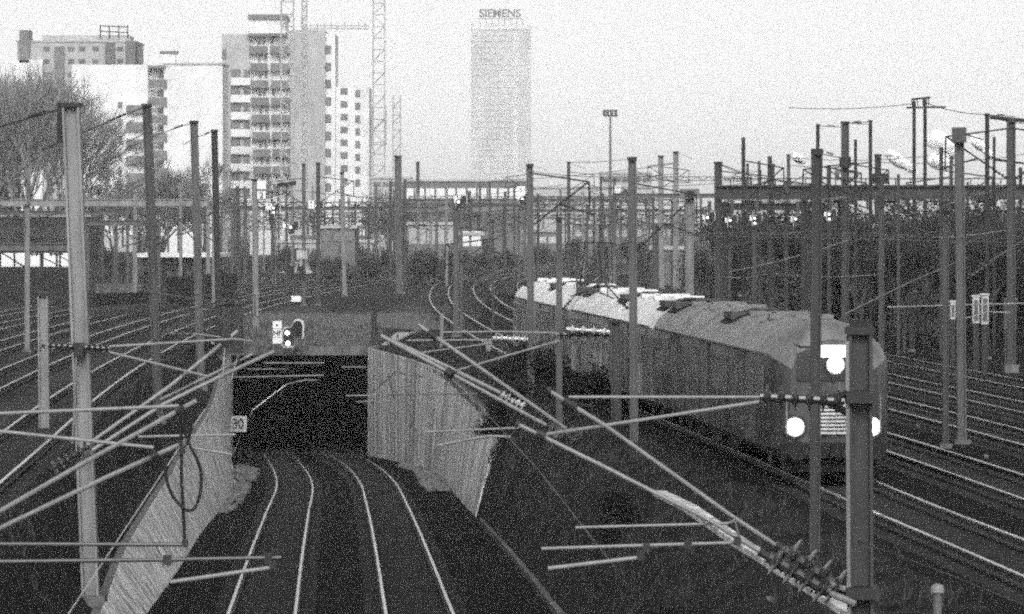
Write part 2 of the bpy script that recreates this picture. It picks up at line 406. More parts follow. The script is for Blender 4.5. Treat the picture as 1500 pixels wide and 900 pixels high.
# tunnel mouth
t = thing('tunnel_portal', (-11.8, 228, zT(227)), 'dark square tunnel mouth with concrete lintel at the end of the cutting', 'tunnel')
zr = -1.62
MB().box2((-16.3, 227, zr), (-7.3, 229, -1.12)).build('lintel', M['conc_d'], t)
MB().box2((-16.35, 226.6, zT(227)-.6), (-15.6, 229, zr - .003)).build('pier', M['conc_l'], t)
MB().box2((-8.0, 227.1, zT(227)-.6), (-7.3, 229, zr - .003)).build('pier', M['conc'], t)
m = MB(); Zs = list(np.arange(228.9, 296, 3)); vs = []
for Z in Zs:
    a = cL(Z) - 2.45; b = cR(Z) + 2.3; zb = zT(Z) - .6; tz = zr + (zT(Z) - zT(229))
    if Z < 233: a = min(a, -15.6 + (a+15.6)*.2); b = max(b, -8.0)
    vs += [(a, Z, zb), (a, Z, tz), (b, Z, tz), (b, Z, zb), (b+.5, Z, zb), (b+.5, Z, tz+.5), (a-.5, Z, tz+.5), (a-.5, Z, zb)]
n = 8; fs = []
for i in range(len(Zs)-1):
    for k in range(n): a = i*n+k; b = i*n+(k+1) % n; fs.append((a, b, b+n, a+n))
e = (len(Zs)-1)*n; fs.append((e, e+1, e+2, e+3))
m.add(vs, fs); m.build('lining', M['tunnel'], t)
# fixed contact bars just inside the mouth
m = MB()
for a, b, Z in (((387, 532), (475, 532), 226), ((340, 553), (474, 550), 225.5), ((362, 541), (420, 541), 227.5), ((500, 538), (536, 538), 227.5), ((507, 580), (560, 579), 224), ((522, 589), (556, 587), 224.3)):
    m.tube([P(a[0], a[1], Z), P(b[0], b[1], Z)], .045)
m.tube([P(420, 563, 226), P(448, 557, 226), P(466, 557.5, 226)], .05)
m.build('conductor_bar', M['galv_l'], t)
m = MB(); m.tube([P(340, 667, 225), P(370, 601, 225.4), P(420, 563, 225.8)], .02); m.build('jumper_wire', M['wire_l'], t)

# haze
hb = MB().box2((-1200, -40, -11), (1400, 3150, 190)).build('haze', [bpy.data.materials.new('haze')])
hm = hb.data.materials[0]; hm.use_nodes = True; hn = hm.node_tree; hn.nodes.remove(hn.nodes['Principled BSDF'])
pv = hn.nodes.new('ShaderNodeVolumePrincipled'); pv.inputs['Color'].default_value = (.98, .98, .98, 1)
pv.inputs['Density'].default_value = .00024; pv.inputs['Anisotropy'].default_value = 0.1
hn.links.new(pv.outputs[0], hn.nodes['Material Output'].inputs['Volume'])
tag(hb, kind='stuff')

# grass and weeds on the banks
def grass():
    m = MB(); vs = []; fs = []
    def blade(X, Z, z, h):
        a = random.uniform(0, 6.28); b = random.uniform(-.5, .5)*h; c = random.uniform(-.5, .5)*h; wd = random.uniform(.012, .03)
        o = len(vs); vs.extend([(X-math.cos(a)*wd, Z-math.sin(a)*wd, z), (X+math.cos(a)*wd, Z+math.sin(a)*wd, z), (X+b, Z+c, z+h)]); fs.append((o, o+1, o+2))
    def clump(X, Z, n, h, spread):
        for _ in range(n):
            x = X + random.gauss(0, spread); q = Z + random.gauss(0, spread*1.6)
            blade(x, q, ground_z(x, q)-.03, h*random.uniform(.4, 1.2))
    for _ in range(900):                               # over the portal
        Z = random.uniform(229.5, 262); X = random.uniform(-17.5, -3.5) + (Z-229)*.02
        if X < cT(Z) - 2 and X > cW(Z) + 1.6: clump(X, Z, 22, .42, .5)
    m.add(vs, fs); tag(m.build('grass', M['drygrass']), kind='stuff'); m = MB(); vs.clear(); fs.clear()
    for _ in range(420):
        Z = random.uniform(60, 226); b = xR(Z); X = b + random.uniform(.5, max(1, cT(Z)-2.0-b)); clump(X, Z, 16, .34, .3)
    for _ in range(160):
        Z = random.uniform(75, 226); X = xL(Z) - random.uniform(1.3, 2.6); clump(X, Z, 12, .3, .2)
    for _ in range(200):
        Z = random.uniform(260, 330); X = random.uniform(-13, -8.5); clump(X, Z, 18, .5, .5)
    m.add(vs, fs); tag(m.build('grass', M['grass']), kind='stuff')
grass()
# ------------------------------------------------------------------ the train
class Arc:                                             # distance along the train's track
    def __init__(self):
        self.Z = np.arange(88, 200, .1); X = np.array([cT(z) for z in self.Z]); d = np.hypot(np.diff(X), .1)
        self.s = np.concatenate([[0], np.cumsum(d)])
    def at(self, s):
        Z = float(np.interp(s, self.s, self.Z)); return Vector((cT(Z), Z, 0))
arc = Arc()
PROF = [(1.36, .62), (1.40, 1.05), (1.40, 2.45), (1.36, 2.68), (1.24, 2.92), (1.02, 3.14), (.72, 3.32), (.36, 3.43), (0, 3.47)]
def ring(k=1.0, zk=1.0, zmax=None):
    half = [(a*k, .62 + (b-.62)*zk) for a, b in PROF]
    return half + [(-a, b) for a, b in reversed(half[:-1])]
def carriage(s0, L, label, cab, mside, mroof):
    A = arc.at(s0); B = arc.at(s0 + L); u = (B - A).normalized(); rt = Vector((u.y, -u.x, 0)); 
    root = thing('train_carriage', A + u*(L/2), label, 'train carriage', 'carriages of the approaching train')
    def W(l, a, z): return A + u*l + rt*a + Vector((0, 0, z))
    # body shell: lower side rings and roof rings share the split at the eave
    if cab: st = [(0.0, .68, .86), (.10, .78, .91), (.28, .87, .95), (.6, .945, .98), (1.1, .985, .995), (1.8, 1, 1), (L-.15, 1, 1), (L, .985, .99)]
    else: st = [(0, .985, .99), (.15, 1, 1), (L-.15, 1, 1), (L, .985, .99)]
    r0 = ring(); n = len(r0); eave = 3
    def shell(idx, close_front):
        m = MB(); vs = []; fs = []
        for l, k, zk in st: vs += [W(l, a, z) for a, z in [ring(k, zk)[i] for i in idx]]
        q = len(idx)
        for i in range(len(st)-1):
            for k in range(q-1): a = i*q+k; fs.append((a, a+1, a+1+q, a+q))
        return m.add(vs, fs), q
    m, q = shell(list(range(eave, n-eave)), False); 
    rf = m.build('roof', mroof, root, smooth=True)
    m = MB(); vs = []; fs = []
    for l, k, zk in st:
        rr = ring(k, zk); vs += [W(l, a, z) for a, z in rr[:eave+1]] + [W(l, a, z) for a, z in rr[n-eave-1:]]
    q = 2*(eave+1)
    for i in range(len(st)-1):
        for k in list(range(eave)) + list(range(eave+1, q-1)): a = i*q+k; fs.append((a, a+1, a+1+q, a+q))
        fs.append((i*q+q-1, i*q, (i+1)*q, (i+1)*q+q-1))
    m.add(vs, fs)
    for l, k, zk in (st[0], st[-1]):
        rr = ring(k, zk); m.add([W(l, a, z) for a, z in rr], [tuple(range(n))])
    m.build('body', mside, root)
    # roof ribs, vents, recesses (dark wells at mid car and at both ends)
    m = MB()
    for l in np.arange(2.2, L-1, 4.1):
        rr = ring(); m.tube([W(l, a*1.004, z*1.004) for a, z in rr[4:n-4]], .014, 5)
    m.build('roof_rib', mroof, rf)
    for l in ([L*.48, 1.1, L-1.1] if not cab else [L*.46, L-1.1]):
        rr = ring(); m = MB(); pts = rr[5:n-5]
        vs = [W(l-1.0, a*1.01, z*1.008+.01) for a, z in pts] + [W(l+1.0, a*1.01, z*1.008+.01) for a, z in pts]; q = len(pts)
        m.add(vs, [(k, k+1, k+1+q, k+q) for k in range(q-1)]); m.build('roof_recess', M['under'], rf)
        m = MB()
        for a in (-.7, 0, .7): m.box(W(l, a, 3.44 - abs(a)*.12), (.5, 1.5, .16), math.atan2(-u.x, u.y))
        m.build('ventilator', M['steel_m'], rf)
    for l in (L*.2, L*.34, L*.68, L*.84):
        m = MB(); m.box(W(l, .25, 3.46), (.9, .8, .1), math.atan2(-u.x, u.y)); m.box(W(l+.9, -.45, 3.44), (.4, .4, .12), math.atan2(-u.x, u.y)); m.build('ventilator', mroof, rf)
    # gutters
    for sd in (-1, 1):
        MB().tube([W(.9, sd*1.39, 2.70), W(L-.3, sd*1.39, 2.70)], .03, 5).build('gutter', M['steel_m'], root)
    # windows and doors on both sides
    for sd in (-1, 1):
        doors = (L*.22, L*.5, L*.78); 
        for dl in doors:
            dm = MB()
            for hh in (-.42, .42): dm.box(W(dl+hh, sd*1.385, 1.72), (.08, .80, 1.85), math.atan2(-u.x, u.y))
            do = dm.build('door', mside, root)
            gm = MB()
            for hh in (-.42, .42): gm.box(W(dl+hh, sd*1.392, 2.05), (.085, .46, .8), math.atan2(-u.x, u.y))
            gm.build('door_window', M['train_glass'], do)
            im = MB()
            for hh in (-.84, 0, .84): im.box(W(dl+hh, sd*1.40, 1.72), (.03, .04, 1.9), math.atan2(-u.x, u.y))
            im.build('door_edge', M['steel_d'], do)
        wl = [l for l in np.arange(1.9, L-1.2, 1.62) if all(abs(l-dl) > 1.65 for dl in doors)]
        for l in wl:
            f_ = MB().box(W(l, sd*1.395, 2.03), (.04, 1.25, .82), math.atan2(-u.x, u.y)).build('window', M['train_glass'], root)
        # corrugation ribs
        m = MB()
        for l in np.arange(1.2, L-.5, .36):
            if all(abs(l-dl) > .95 for dl in doors): m.box(W(l, sd*1.40, 1.1), (.035, .05, .82), math.atan2(-u.x, u.y))
        m.build('side_rib', mside, root)
    # underframe and bogies
    m = MB(); m.box(W(L/2, 0, .56), (2.3, L-.6, .22), math.atan2(-u.x, u.y))
    for l in (L*.36, L*.5, L*.63): m.box(W(l, 0, .38), (2.2, 1.9, .4), math.atan2(-u.x, u.y))
    m.build('underframe', M['under'], root)
    for l in (3.1, L-3.1):
        b = MB()
        for sd in (-1, 1): b.box(W(l, sd*1.0, .46), (.14, 3.0, .2), math.atan2(-u.x, u.y))
        b.box(W(l, 0, .5), (2.0, .5, .18), math.atan2(-u.x, u.y)); bo = b.build('bogie', M['under'], root)
        for dl in (-1.1, 1.1):
            wm = MB()
            for sd in (-1, 1): wm.tube([W(l+dl, sd*.70, .43), W(l+dl, sd*.84, .43)], .43, 18)
            wm.tube([W(l+dl, -.8, .43), W(l+dl, .8, .43)], .08, 8); wm.build('wheelset', M['steel_d'], bo)
    if not cab:
        MB().box(W(-.2, 0, 1.75), (1.1, .46, 1.9), math.atan2(-u.x, u.y)).build('gangway', M['cable'], root)
        return root
    # the cab front faces -u
    def lens_halo(par, a_, z_, l_, k_):                   # lens ringed by added glowing discs that imitate a soft halo
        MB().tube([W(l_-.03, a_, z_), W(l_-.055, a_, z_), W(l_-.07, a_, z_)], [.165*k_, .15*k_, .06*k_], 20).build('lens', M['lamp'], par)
        for i_, r_ in enumerate((.19, .22, .255, .29)): MB().tube([W(l_, a_, z_), W(l_-.026+.006*i_, a_, z_)], [r_*k_, r_*k_], 22).build('halo_ring', M['ring%d' % (i_+1)], par)
    rz = math.atan2(-u.x, u.y)
    fr = MB().box(W(.02, .0, 2.46), (1.62, .14, .62), rz).build('windscreen', M['glass'], root)
    MB().box(W(-.065, 0, 2.46), (.07, .05, .62), rz).build('windscreen_pillar', M['body_d'], fr)
    MB().box(W(-.065, .0, 2.80), (.76, .10, .26), rz).build('destination_display', M['display'], root)
    g = MB().box(W(-.05, .0, 1.32), (1.0, .14, .72), rz).build('front_panel', M['dirtywhite'], root)
    m = MB()
    for k in range(7): m.box(W(-.13, 0, 1.04 + .085*k), (.98, .03, .028), rz)
    m.build('grille_slat', M['steel_d'], g)
    th = MB().tube([W(-.04, .06, 2.44), W(-.13, .06, 2.44)], .25, 20).build('top_headlight', M['steel_d'], root)
    lens_halo(th, .04, 2.50, -.13, .70)
    for sd in (-1, 1):
        h = MB().tube([W(.35, sd*.86, 1.12), W(-.055, sd*.86, 1.12)], .28, 20).build('headlight', M['steel_d'], root)
        lens_halo(h, .86*sd, 1.12, -.06, .74)
        bf = MB().tube([W(.1, sd*.86, .62), W(-.42, sd*.86, .62)], .09, 12)
        bf.tube([W(-.42, sd*.86, .62), W(-.47, sd*.86, .62)], .22, 18); bf.build('buffer', M['under'], root)
    m = MB().box(W(-.0, 0, .60), (2.35, .16, .34), rz); m.build('buffer_beam', M['under'], root)
    m = MB().box(W(.3, 0, .25), (2.1, .10, .3), rz); m.box(W(-.22, 0, .6), (.2, .4, .24), rz); m.build('coupler', M['under'], root)
    m = MB().tube([W(.3, -.9, 2.98), W(.0, -.72, 2.90), W(.0, .72, 2.90), W(.3, .9, 2.98)], .02, 5); m.build('visor', M['steel_d'], root)
    for sd in (-1, 1): MB().tube([W(-.02, sd*1.02, .9), W(-.10, sd*1.05, 1.0), W(-.10, sd*1.05, 1.75), W(0, sd*1.05, 1.85)], .018, 5).build('grab_rail', M['galv_l'], root)
    return root
M['train_glass'] = mat('carriage_glass', .12, .25, var=.5, scale=.8, spec=.5)
s = float(np.interp(91, arc.Z, arc.s))
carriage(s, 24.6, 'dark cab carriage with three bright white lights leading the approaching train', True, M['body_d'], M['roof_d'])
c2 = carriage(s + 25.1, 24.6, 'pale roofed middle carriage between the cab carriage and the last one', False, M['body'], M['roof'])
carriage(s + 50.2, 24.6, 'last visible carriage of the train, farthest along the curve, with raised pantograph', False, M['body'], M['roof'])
last = [o for o in col.objects if o.get('label', '').startswith('last visible')][0]
m = MB(); b = P(836, 408, 146); z0 = 3.5; c = arc.at(s + 50.2 + 6); 
for k in (-.4, .4): m.tube([c + Vector((k, .6, z0)), c + Vector((k*.8, -.6, z0+.75)), c + Vector((k*.6, .3, z0+1.45))], .03, 6)
m.tube([c + Vector((-.9, .3, z0+1.4)), c + Vector((-.6, .3, z0+1.47)), c + Vector((.6, .3, z0+1.47)), c + Vector((.9, .3, z0+1.4))], .03, 6)
m.box(c + Vector((0, 0, z0+.02)), (1.1, 1.6, .12)); m.build('pantograph', M['black'], last)
# ------------------------------------------------------------------ masts, cantilevers, insulators, wires
def hpost(m, a, b, w, d=None):                      # an H section from a to b
    a = Vector(a); b = Vector(b); d = d or w; t = .05 * w + .006
    sec = [(-w/2, -d/2), (w/2, -d/2), (w/2, -d/2+t*2), (t, -d/2+t*2), (t, d/2-t*2), (w/2, d/2-t*2), (w/2, d/2), (-w/2, d/2), (-w/2, d/2-t*2), (-t, d/2-t*2), (-t, -d/2+t*2), (-w/2, -d/2+t*2)]
    sec = [(q, -p) for p, q in sec]
    n = 12; vs = [a + Vector((p, q, 0)) for p, q in sec] + [b + Vector((p, q, 0)) for p, q in sec]
    m.add(vs, [tuple(range(n-1, -1, -1)), tuple(range(n, 2*n))] + [(k, (k+1) % n, (k+1) % n + n, k + n) for k in range(n)])
def insulator(root, p0, p1, n=5, rad=.12, mt='insul'):
    p0 = Vector(p0); p1 = Vector(p1); d = p1 - p0; m = MB(); pts = []; rs = []
    m.tube([p0, p1], rad*.32, 8)
    for k in range(n):
        c = (k + .5) / n; h = .5 / n * .55
        pts = [p0 + d*(c-h), p0 + d*(c-h*.55), p0 + d*(c-h*.2), p0 + d*(c+h*.1), p0 + d*(c+h*.25), p0 + d*(c+h)]
        m.tube(pts, [rad*.34, rad*.5, rad*.93, rad, rad*.5, rad*.34], 16)
    return m.build('insulator', M[mt], root, smooth=False)
def tubes(root, name, segs, r, mt='tube', n=8):
    for sg in segs: o = MB().tube(sg, r, n).build(name, M[mt], root)
    return o
def clamp(root, p, size=.12):
    return MB().box(p, (size, size*1.2, size*1.3)).build('clamp', M['steel_d'], root)
MAST = 'overhead line masts beside the tracks'
def mast(label, x, Z, ytop, wpx, mt='galv', lean=0, ybase=None, cat='mast', foundation=True, cap=True):
    s = F / Z; bx = (x - 750) / s
    zb = ground_z(bx, Z) - .15 if ybase is None else EYE - (ybase - 330) / s
    zt = EYE - (ytop - 330) / s
    root = thing('catenary_mast', (bx, Z, zb), label, cat, MAST)
    w = wpx / s; m = MB(); hpost(m, (bx, Z, zb), (bx - lean/s, Z, zt), w)
    m.build('column', M[mt], root)
    if foundation: MB().box((bx, Z, zb + .12), (w*1.5+.08, w*1.5+.08, .3)).build('foundation', M['conc_d'], root)
    if cap: MB().box((bx - lean/s, Z, zt - .06), (w*1.15, w*1.15, .1)).build('cap_plate', M['steel_d'], root)
    root['_t'] = (bx - lean/s, Z, zt); root['_w'] = w
    return root
def top(root): return Vector(root['_t'])
def autoarm(root, side, zarm=None, L=2.7, dz=0.0, mt='steel_m', r=.035, lines=True):
    t = top(root); w = root['_w']; z = (t.z - 1.6) if zarm is None else zarm
    a = Vector((t.x + side*w/2, t.y, z - 1.3)); c = Vector((t.x + side*L, t.y - .1, z + .25))
    q = a + (c - a) * .2
    insulator(root, a, q, 4, .09)
    tubes(root, 'cantilever_tube', [[q, c], [Vector((t.x, t.y, z+.55)), c + Vector((0, 0, -.02))], [q + (c-q)*.35, Vector((t.x + side*(L+.2), t.y-.1, z - .95))], [c, Vector((t.x + side*(L+.02), t.y-.1, z-.9))]], r, mt, 6)
def jib(root, ends, r=.045, ins=True):
    t = top(root); m = MB(); m.tube([t + Vector((0, 0, -.08))] + ends, r*.5, 6); m.build('stay_arm', M['steel_d'], root)
    if ins:
        d = ends[0] - t; insulator(root, t + d*.35, t + d*.62, 5, r*1.6)

# left side row
m1 = mast('tall thick grey mast nearest the left edge of the photo, leaning left', 134, 91, 150, 25, 'galv_l', 30, ybase=890)
tp_ = top(m1); jib(m1, [P(0, 186, 91), P(-60, 206, 91)])
MB().box2((tp_.x-.30, 90.9, tp_.z-.9), (tp_.x-.2, 91.1, tp_.z)).build('top_plate', M['black'], m1)
y = 508; insulator(m1, P(160, 511, 90.7), P(118, 508, 90.7), 5, .14); insulator(m1, P(112, 508, 90.7), P(70, 506, 90.7), 5, .14)
clamp(m1, P(116, 512, 90.7), .22)
tubes(m1, 'registration_tube', [[P(160, 508, 90.7), P(340, 497, 91)], [P(160, 516, 90.7), P(305, 552, 91)]], .03)
tubes(m1, 'cantilever_tube', [[P(128, 652, 90.6), P(250, 565, 91), P(348, 485, 91.5)]], .046)
tubes(m1, 'cantilever_tube', [[P(135, 660, 90.4), P(240, 592, 90.8), P(320, 553, 91.2), P(401, 515, 91.8)]], .046)
tubes(m1, 'cantilever_tube', [[P(235, 586, 91.4), P(370, 519, 92)]], .035)
insulator(m1, P(75, 687, 90.8), P(132, 653, 90.6), 6, .15)
tubes(m1, 'drop_pipe', [[P(112, 512, 90.6), P(106, 650, 90.6)]], .02, 'galv_l')
tubes(m1, 'steady_arm', [[P(202, 640, 91), P(345, 637, 91)], [P(272, 655, 91), P(340, 666, 91)], [P(150, 517, 91), P(165, 507, 91)]], .03)
tubes(m1, 'dropper', [[P(330, 500, 91.4), P(325, 570, 91.4), P(285, 645, 91.4)], [P(352, 508, 91.6), P(338, 560, 91.6)]], .014, 'wire_l')
clamp(m1, P(331, 500, 91.4), .22); clamp(m1, P(348, 508, 91.4), .22)
m1b = mast('slim pale mast with no top arm behind the thick leaning mast at far left', 66, 118, 428, 15, 'galv_l', 3, ybase=700)
insulator(m1b, P(45, 520, 118), P(66, 505, 118), 4, .1)
m2 = mast('second tall mast from left, dark edged, its top arm reaching over the thick leaning mast', 233, 150, 152, 13, 'steel_m', 18)
jib(m2, [P(125, 193, 150), P(60, 220, 150)]); autoarm(m2, 1, 2.6, 2.3)
tubes(m2, 'lower_stay', [[P(214, 195, 150), P(128, 236, 150)]], .018, 'wire')
insulator(m2, P(232, 490, 150), P(285, 489, 150), 5, .11); tubes(m2, 'registration_tube', [[P(285, 489, 150), P(370, 500, 150)]], .03)
m3 = mast('third tall mast from left, pale grey with a short hooked top', 295, 187, 177, 11, 'galv', 11)
jib(m3, [P(236, 195, 187), P(190, 216, 187)]); autoarm(m3, 1, 1.9, 2.2)
m4 = mast('fourth tall mast from left, darkest and thinnest of the leaning row', 322, 222, 190, 9, 'steel_d', 8)
jib(m4, [P(290, 201, 222), P(268, 212, 222)]); autoarm(m4, 1, 1.6, 2.2)
m5 = mast('pale slim mast carrying the square 2 sign', 375, 240, 262, 8, 'galv_l', 2)
sg = MB().box(P(383, 271, 239.6), (.52, .05, .5)).build('blank_plate', M['white'], m5)
sg = MB().box(P(383, 286, 239.6), (.50, .05, .46)).build('number_plate', M['white'], m5)
text_mesh('numeral', '2', P(383, 286, 239.55), .34, M['black'], sg, .02)
MB().box(P(383, 286, 239.65), (.58, .03, .54)).build('plate_border', M['black'], m5)
jib(m5, [P(340, 258, 240)], ins=False)
mb = mast('thin pale mast standing alone between the main tracks left of centre', 505, 333, 252, 6, 'galv_l', 4); autoarm(mb, 1, 6.5); jib(mb, [P(474, 262, 333)], ins=False)
mb = mast('stout pale mast with white footing rising in front of the lattice cranes', 585, 353, 228, 10, 'galv', 2); autoarm(mb, -1, 7.5); autoarm(mb, 1, 5.0)
mast('thin dark mast just right of the stout mast with white footing', 613, 480, 237, 5, 'steel_m', 1)
# trench row on the right bank
m19 = mast('broad dark mast standing in front of the train and its lights', 1261, 54.5, 478, 35, 'mast_d', 2, ybase=955)
tubes(m19, 'lit_edge_strip', [[P(1243.5, 930, 54.3), P(1241, 500, 54.3)]], .028, 'galv_l', 6)  # pale strip added to imitate light catching the mast's left edge
MB().box(P(1259, 476, 54.5), (.25, .3, .14)).build('head_bracket', M['black'], m19)
for k, yy in enumerate((581, 868)): MB().box(P(1262, yy, 54.4), (.44, .46, .16)).build('clamp_band', M['steel_d'], m19)
insulator(m19, P(1237, 588, 54.3), P(1113, 581, 54.3), 6, .17, 'insul'); 
tubes(m19, 'registration_tube', [[P(1115, 582, 54.3), P(833, 582, 54.4)]], .022)
tubes(m19, 'registration_tube', [[P(1112, 589, 54.3), P(890, 623, 54.4), P(797, 637, 54.6)]], .026)
tubes(m19, 'bracket_strut', [[P(1240, 604, 54.4), P(1200, 583, 54.3)], [P(1240, 578, 54.4), P(1215, 584, 54.3)]], .05, 'steel_d')
tubes(m19, 'cantilever_tube', [[P(1146, 805, 54.4), P(1073, 757, 54.4), P(887, 624, 54.4), P(803, 572, 54.4)]], .030)
tubes(m19, 'tube_sleeve', [[P(844, 598, 54.4), P(825, 586, 54.4)], [P(806, 574, 54.4), P(801, 571, 54.4)], [P(1152, 809, 54.4), P(1136, 798, 54.4)]], .062, 'steel_d')
tubes(m19, 'cantilever_tube', [[P(1124, 815, 54.1), P(1040, 763, 54.1), P(883, 683, 54.2), P(757, 621, 54.3)]], .030)
tubes(m19, 'tube_sleeve', [[P(798, 640, 54.2), P(786, 634, 54.2)], [P(760, 622.5, 54.3), P(755, 620, 54.3)], [P(1128, 817, 54.1), P(1112, 808, 54.1)]], .058, 'steel_d')
insulator(m19, P(1148, 807, 54.4), P(1236, 866, 54.4), 4, .27); insulator(m19, P(1126, 816, 54.1), P(1215, 868, 54.1), 4, .24)
tubes(m19, 'bracket_strut', [[P(1215, 855, 54.3), P(1250, 868, 54.3)], [P(1212, 868, 54.1), P(1252, 884, 54.2)]], .045, 'galv_l')
tubes(m19, 'steady_arm', [[P(1077, 762, 54.3), P(1066, 767, 54.2), P(843, 773, 54.2)]], .02); tubes(m19, 'steady_arm', [[P(1083, 795, 54.1), P(950, 799, 54), P(793, 804, 54)]], .024)
tubes(m19, 'steady_arm', [[P(936, 817, 54), P(803, 833, 53.9)]], .03)
tubes(m19, 'dropper', [[P(947, 800, 54), P(940, 818, 54)], [P(1075, 758, 54.3), P(1085, 796, 54.1)]], .018, 'wire')
for p in ((1008, 798), (947, 802), (938, 814), (1080, 793)): clamp(m19, P(*p, 54), .09)
ma = mast('mast standing before the middle carriage, holding insulators at roof height', 903, 122, 468, 15, 'steel_m', 1, ybase=672)
insulator(ma, P(893, 490, 121.7), P(815, 490, 121.7), 6, .17); insulator(ma, P(893, 486, 121.5), P(830, 482, 121.5), 4, .14, 'insul_l')
tubes(ma, 'registration_tube', [[P(815, 488, 121.7), P(730, 486, 121.8), P(648, 487, 122)]], .03); tubes(ma, 'registration_tube', [[P(820, 499, 121.7), P(655, 547, 122)]], .035)
tubes(ma, 'cantilever_tube', [[P(829, 628, 121.7), P(690, 530, 121.8), P(612, 475, 122)]], .06); tubes(ma, 'tube_sleeve', [[P(640, 495, 121.9), P(628, 487, 122)]], .13, 'steel_d')
tubes(ma, 'cantilever_tube', [[P(800, 623, 121.4), P(660, 547, 121.5), P(560, 493, 121.7)]], .06); tubes(ma, 'tube_sleeve', [[P(664, 550, 121.4), P(654, 544, 121.5)]], .15, 'steel_d')
insulator(ma, P(829, 628, 121.7), P(896, 668, 121.9), 5, .2, 'insul'); insulator(ma, P(800, 623, 121.4), P(880, 666, 121.6), 5, .2, 'insul')
tubes(ma, 'steady_arm', [[P(624, 633, 121), P(760, 627, 121.3)]], .035); tubes(ma, 'steady_arm', [[P(640, 653, 121), P(715, 639, 121.2), P(748, 640, 121.2)]], .04)
mc = mast('mast before the rear carriage, its insulator string beside the tunnel wall', 779, 145, 240, 10, 'galv', 3, ybase=742, foundation=False)
insulator(mc, P(773, 497, 144.7), P(722, 495, 144.7), 6, .16, 'insul_l')
tubes(mc, 'registration_tube', [[P(722, 498, 144.7), P(596, 499, 145)], [P(722, 503, 144.7), P(600, 519, 145)]], .03)
tubes(mc, 'cantilever_tube', [[P(735, 577, 144.7), P(650, 535, 144.8), P(558, 492, 145)]], .08); insulator(mc, P(733, 577, 144.7), P(770, 596, 144.8), 5, .22, 'insul_l')
tubes(mc, 'steady_arm', [[P(568, 548, 144.8), P(578, 585, 144.8)], [P(565, 578, 144.8), P(700, 577, 144.8)], [P(545, 575, 144.8), P(580, 545, 144.8), P(620, 552, 144.8)]], .03, 'wire')
autoarm(mc, 1, 6.9, 2.1, mt='steel_d')
md = mast('slim grey post by the wing of the tunnel wall, short and pale', 716, 190, 492, 8, 'galv_l', 0, ybase=640, foundation=False)
md = mast('pale post carrying a single steady arm above the curved rails', 647, 205, 455, 5, 'galv_l', 0, ybase=520, foundation=False); tubes(md, 'steady_arm', [[P(647, 487, 205), P(723, 486.5, 205)]], .04)
# between and behind the train
mm_ = mast('slim mast standing in front of the rear carriage, its top below the beams', 819, 128, 318, 9, 'galv', 0, ybase=640); autoarm(mm_, 1, None, 1.5, r=.025)
mm_ = mast('tall mast with hooked arm standing in front of the middle carriage', 929, 112, 230, 12, 'galv', 3, ybase=672); autoarm(mm_, 1, 6.2, 1.75, mt='steel_d', r=.022); autoarm(mm_, -1, 4.6, 1.5, r=.022)
mm_ = mast('pale grey mast with a square box at its head, right of centre', 1010, 230, 290, 12, 'galv_l', 0); MB().box(P(1010, 284, 229.7), (1.1, .5, .55)).build('head_box', M['shed'], mm_); MB().box(P(1010, 284, 229.4), (.5, .05, .34)).build('lamp_glass', M['glass'], mm_)
mm_ = mast('dark stout mast at the left end of the dark gantry', 1052, 215, 237, 11, 'steel_m', 0); autoarm(mm_, 1, 7.9, 2.9, mt='steel_d'); jib(mm_, [P(1085, 252, 215)], ins=False)
mm_ = mast('thin grey mast before the dark trees, right of the stout one', 1131, 205, 240, 7, 'steel_m', 0); autoarm(mm_, -1, 7.2, 2.2)
m18 = mast('dark mast beside the cab carriage, rising above the dark gantry', 1193, 72, 218, 15, 'mast_d', -4, ybase=808, foundation=False); jib(m18, [P(1235, 232, 72)], .02)
mm_ = mast('dark twin width mast just left of the one beside the cab', 1178, 130, 290, 9, 'steel_d', 0, ybase=620)
mm_ = mast('pale mast on the far right with a broad dark head in the steam', 1409, 110, 190, 13, 'galv', 4); MB().box(P(1405, 198, 109.8), (.36, .3, .4)).build('head_bracket', M['steel_m'], mm_)
jib(mm_, [P(1440, 205, 110)], ins=False); insulator(mm_, P(1418, 408, 109.6), P(1452, 385, 109.6), 5, .14)
tubes(mm_, 'pull_off_wire', [[P(1418, 377, 109.6), P(1330, 415, 109.4), P(1236, 461, 109)], [P(1450, 383, 109.6), P(1510, 346, 109.8)]], .022, 'galv')
mast('thin dark mast left of the pale steam mast, reaching down to the rails', 1385, 108, 318, 9, 'steel_m', 0)
mm_ = mast('grey mast nearest the right edge with cross arms at the top', 1481, 150, 175, 12, 'steel_m', 0, ybase=545); autoarm(mm_, -1, 8.6, 2.4, mt='steel_d'); autoarm(mm_, 1, 8.6, 2.4, mt='steel_d'); tubes(mm_, 'cross_arm', [[P(1450, 172, 150), P(1512, 178, 150)]], .07, 'steel_d')
mast('slim mast in front of the dark trees left of the two pale cabinets', 1291, 160, 300, 8, 'steel_m', 0)
mast('dim post among the dark trees halfway between the cab and the right edge', 1335, 190, 345, 6, 'steel_d', 0)
mast('slim dark pole rising just behind the cab carriage roof', 1105, 140, 330, 6, 'steel_m', 0)
mast('slim grey pole rising just behind the middle carriage roof', 962, 150, 330, 6, 'steel_m', 0)
mast('slim grey pole between the middle and last carriage roofs', 880, 160, 330, 6, 'steel_m', 0)
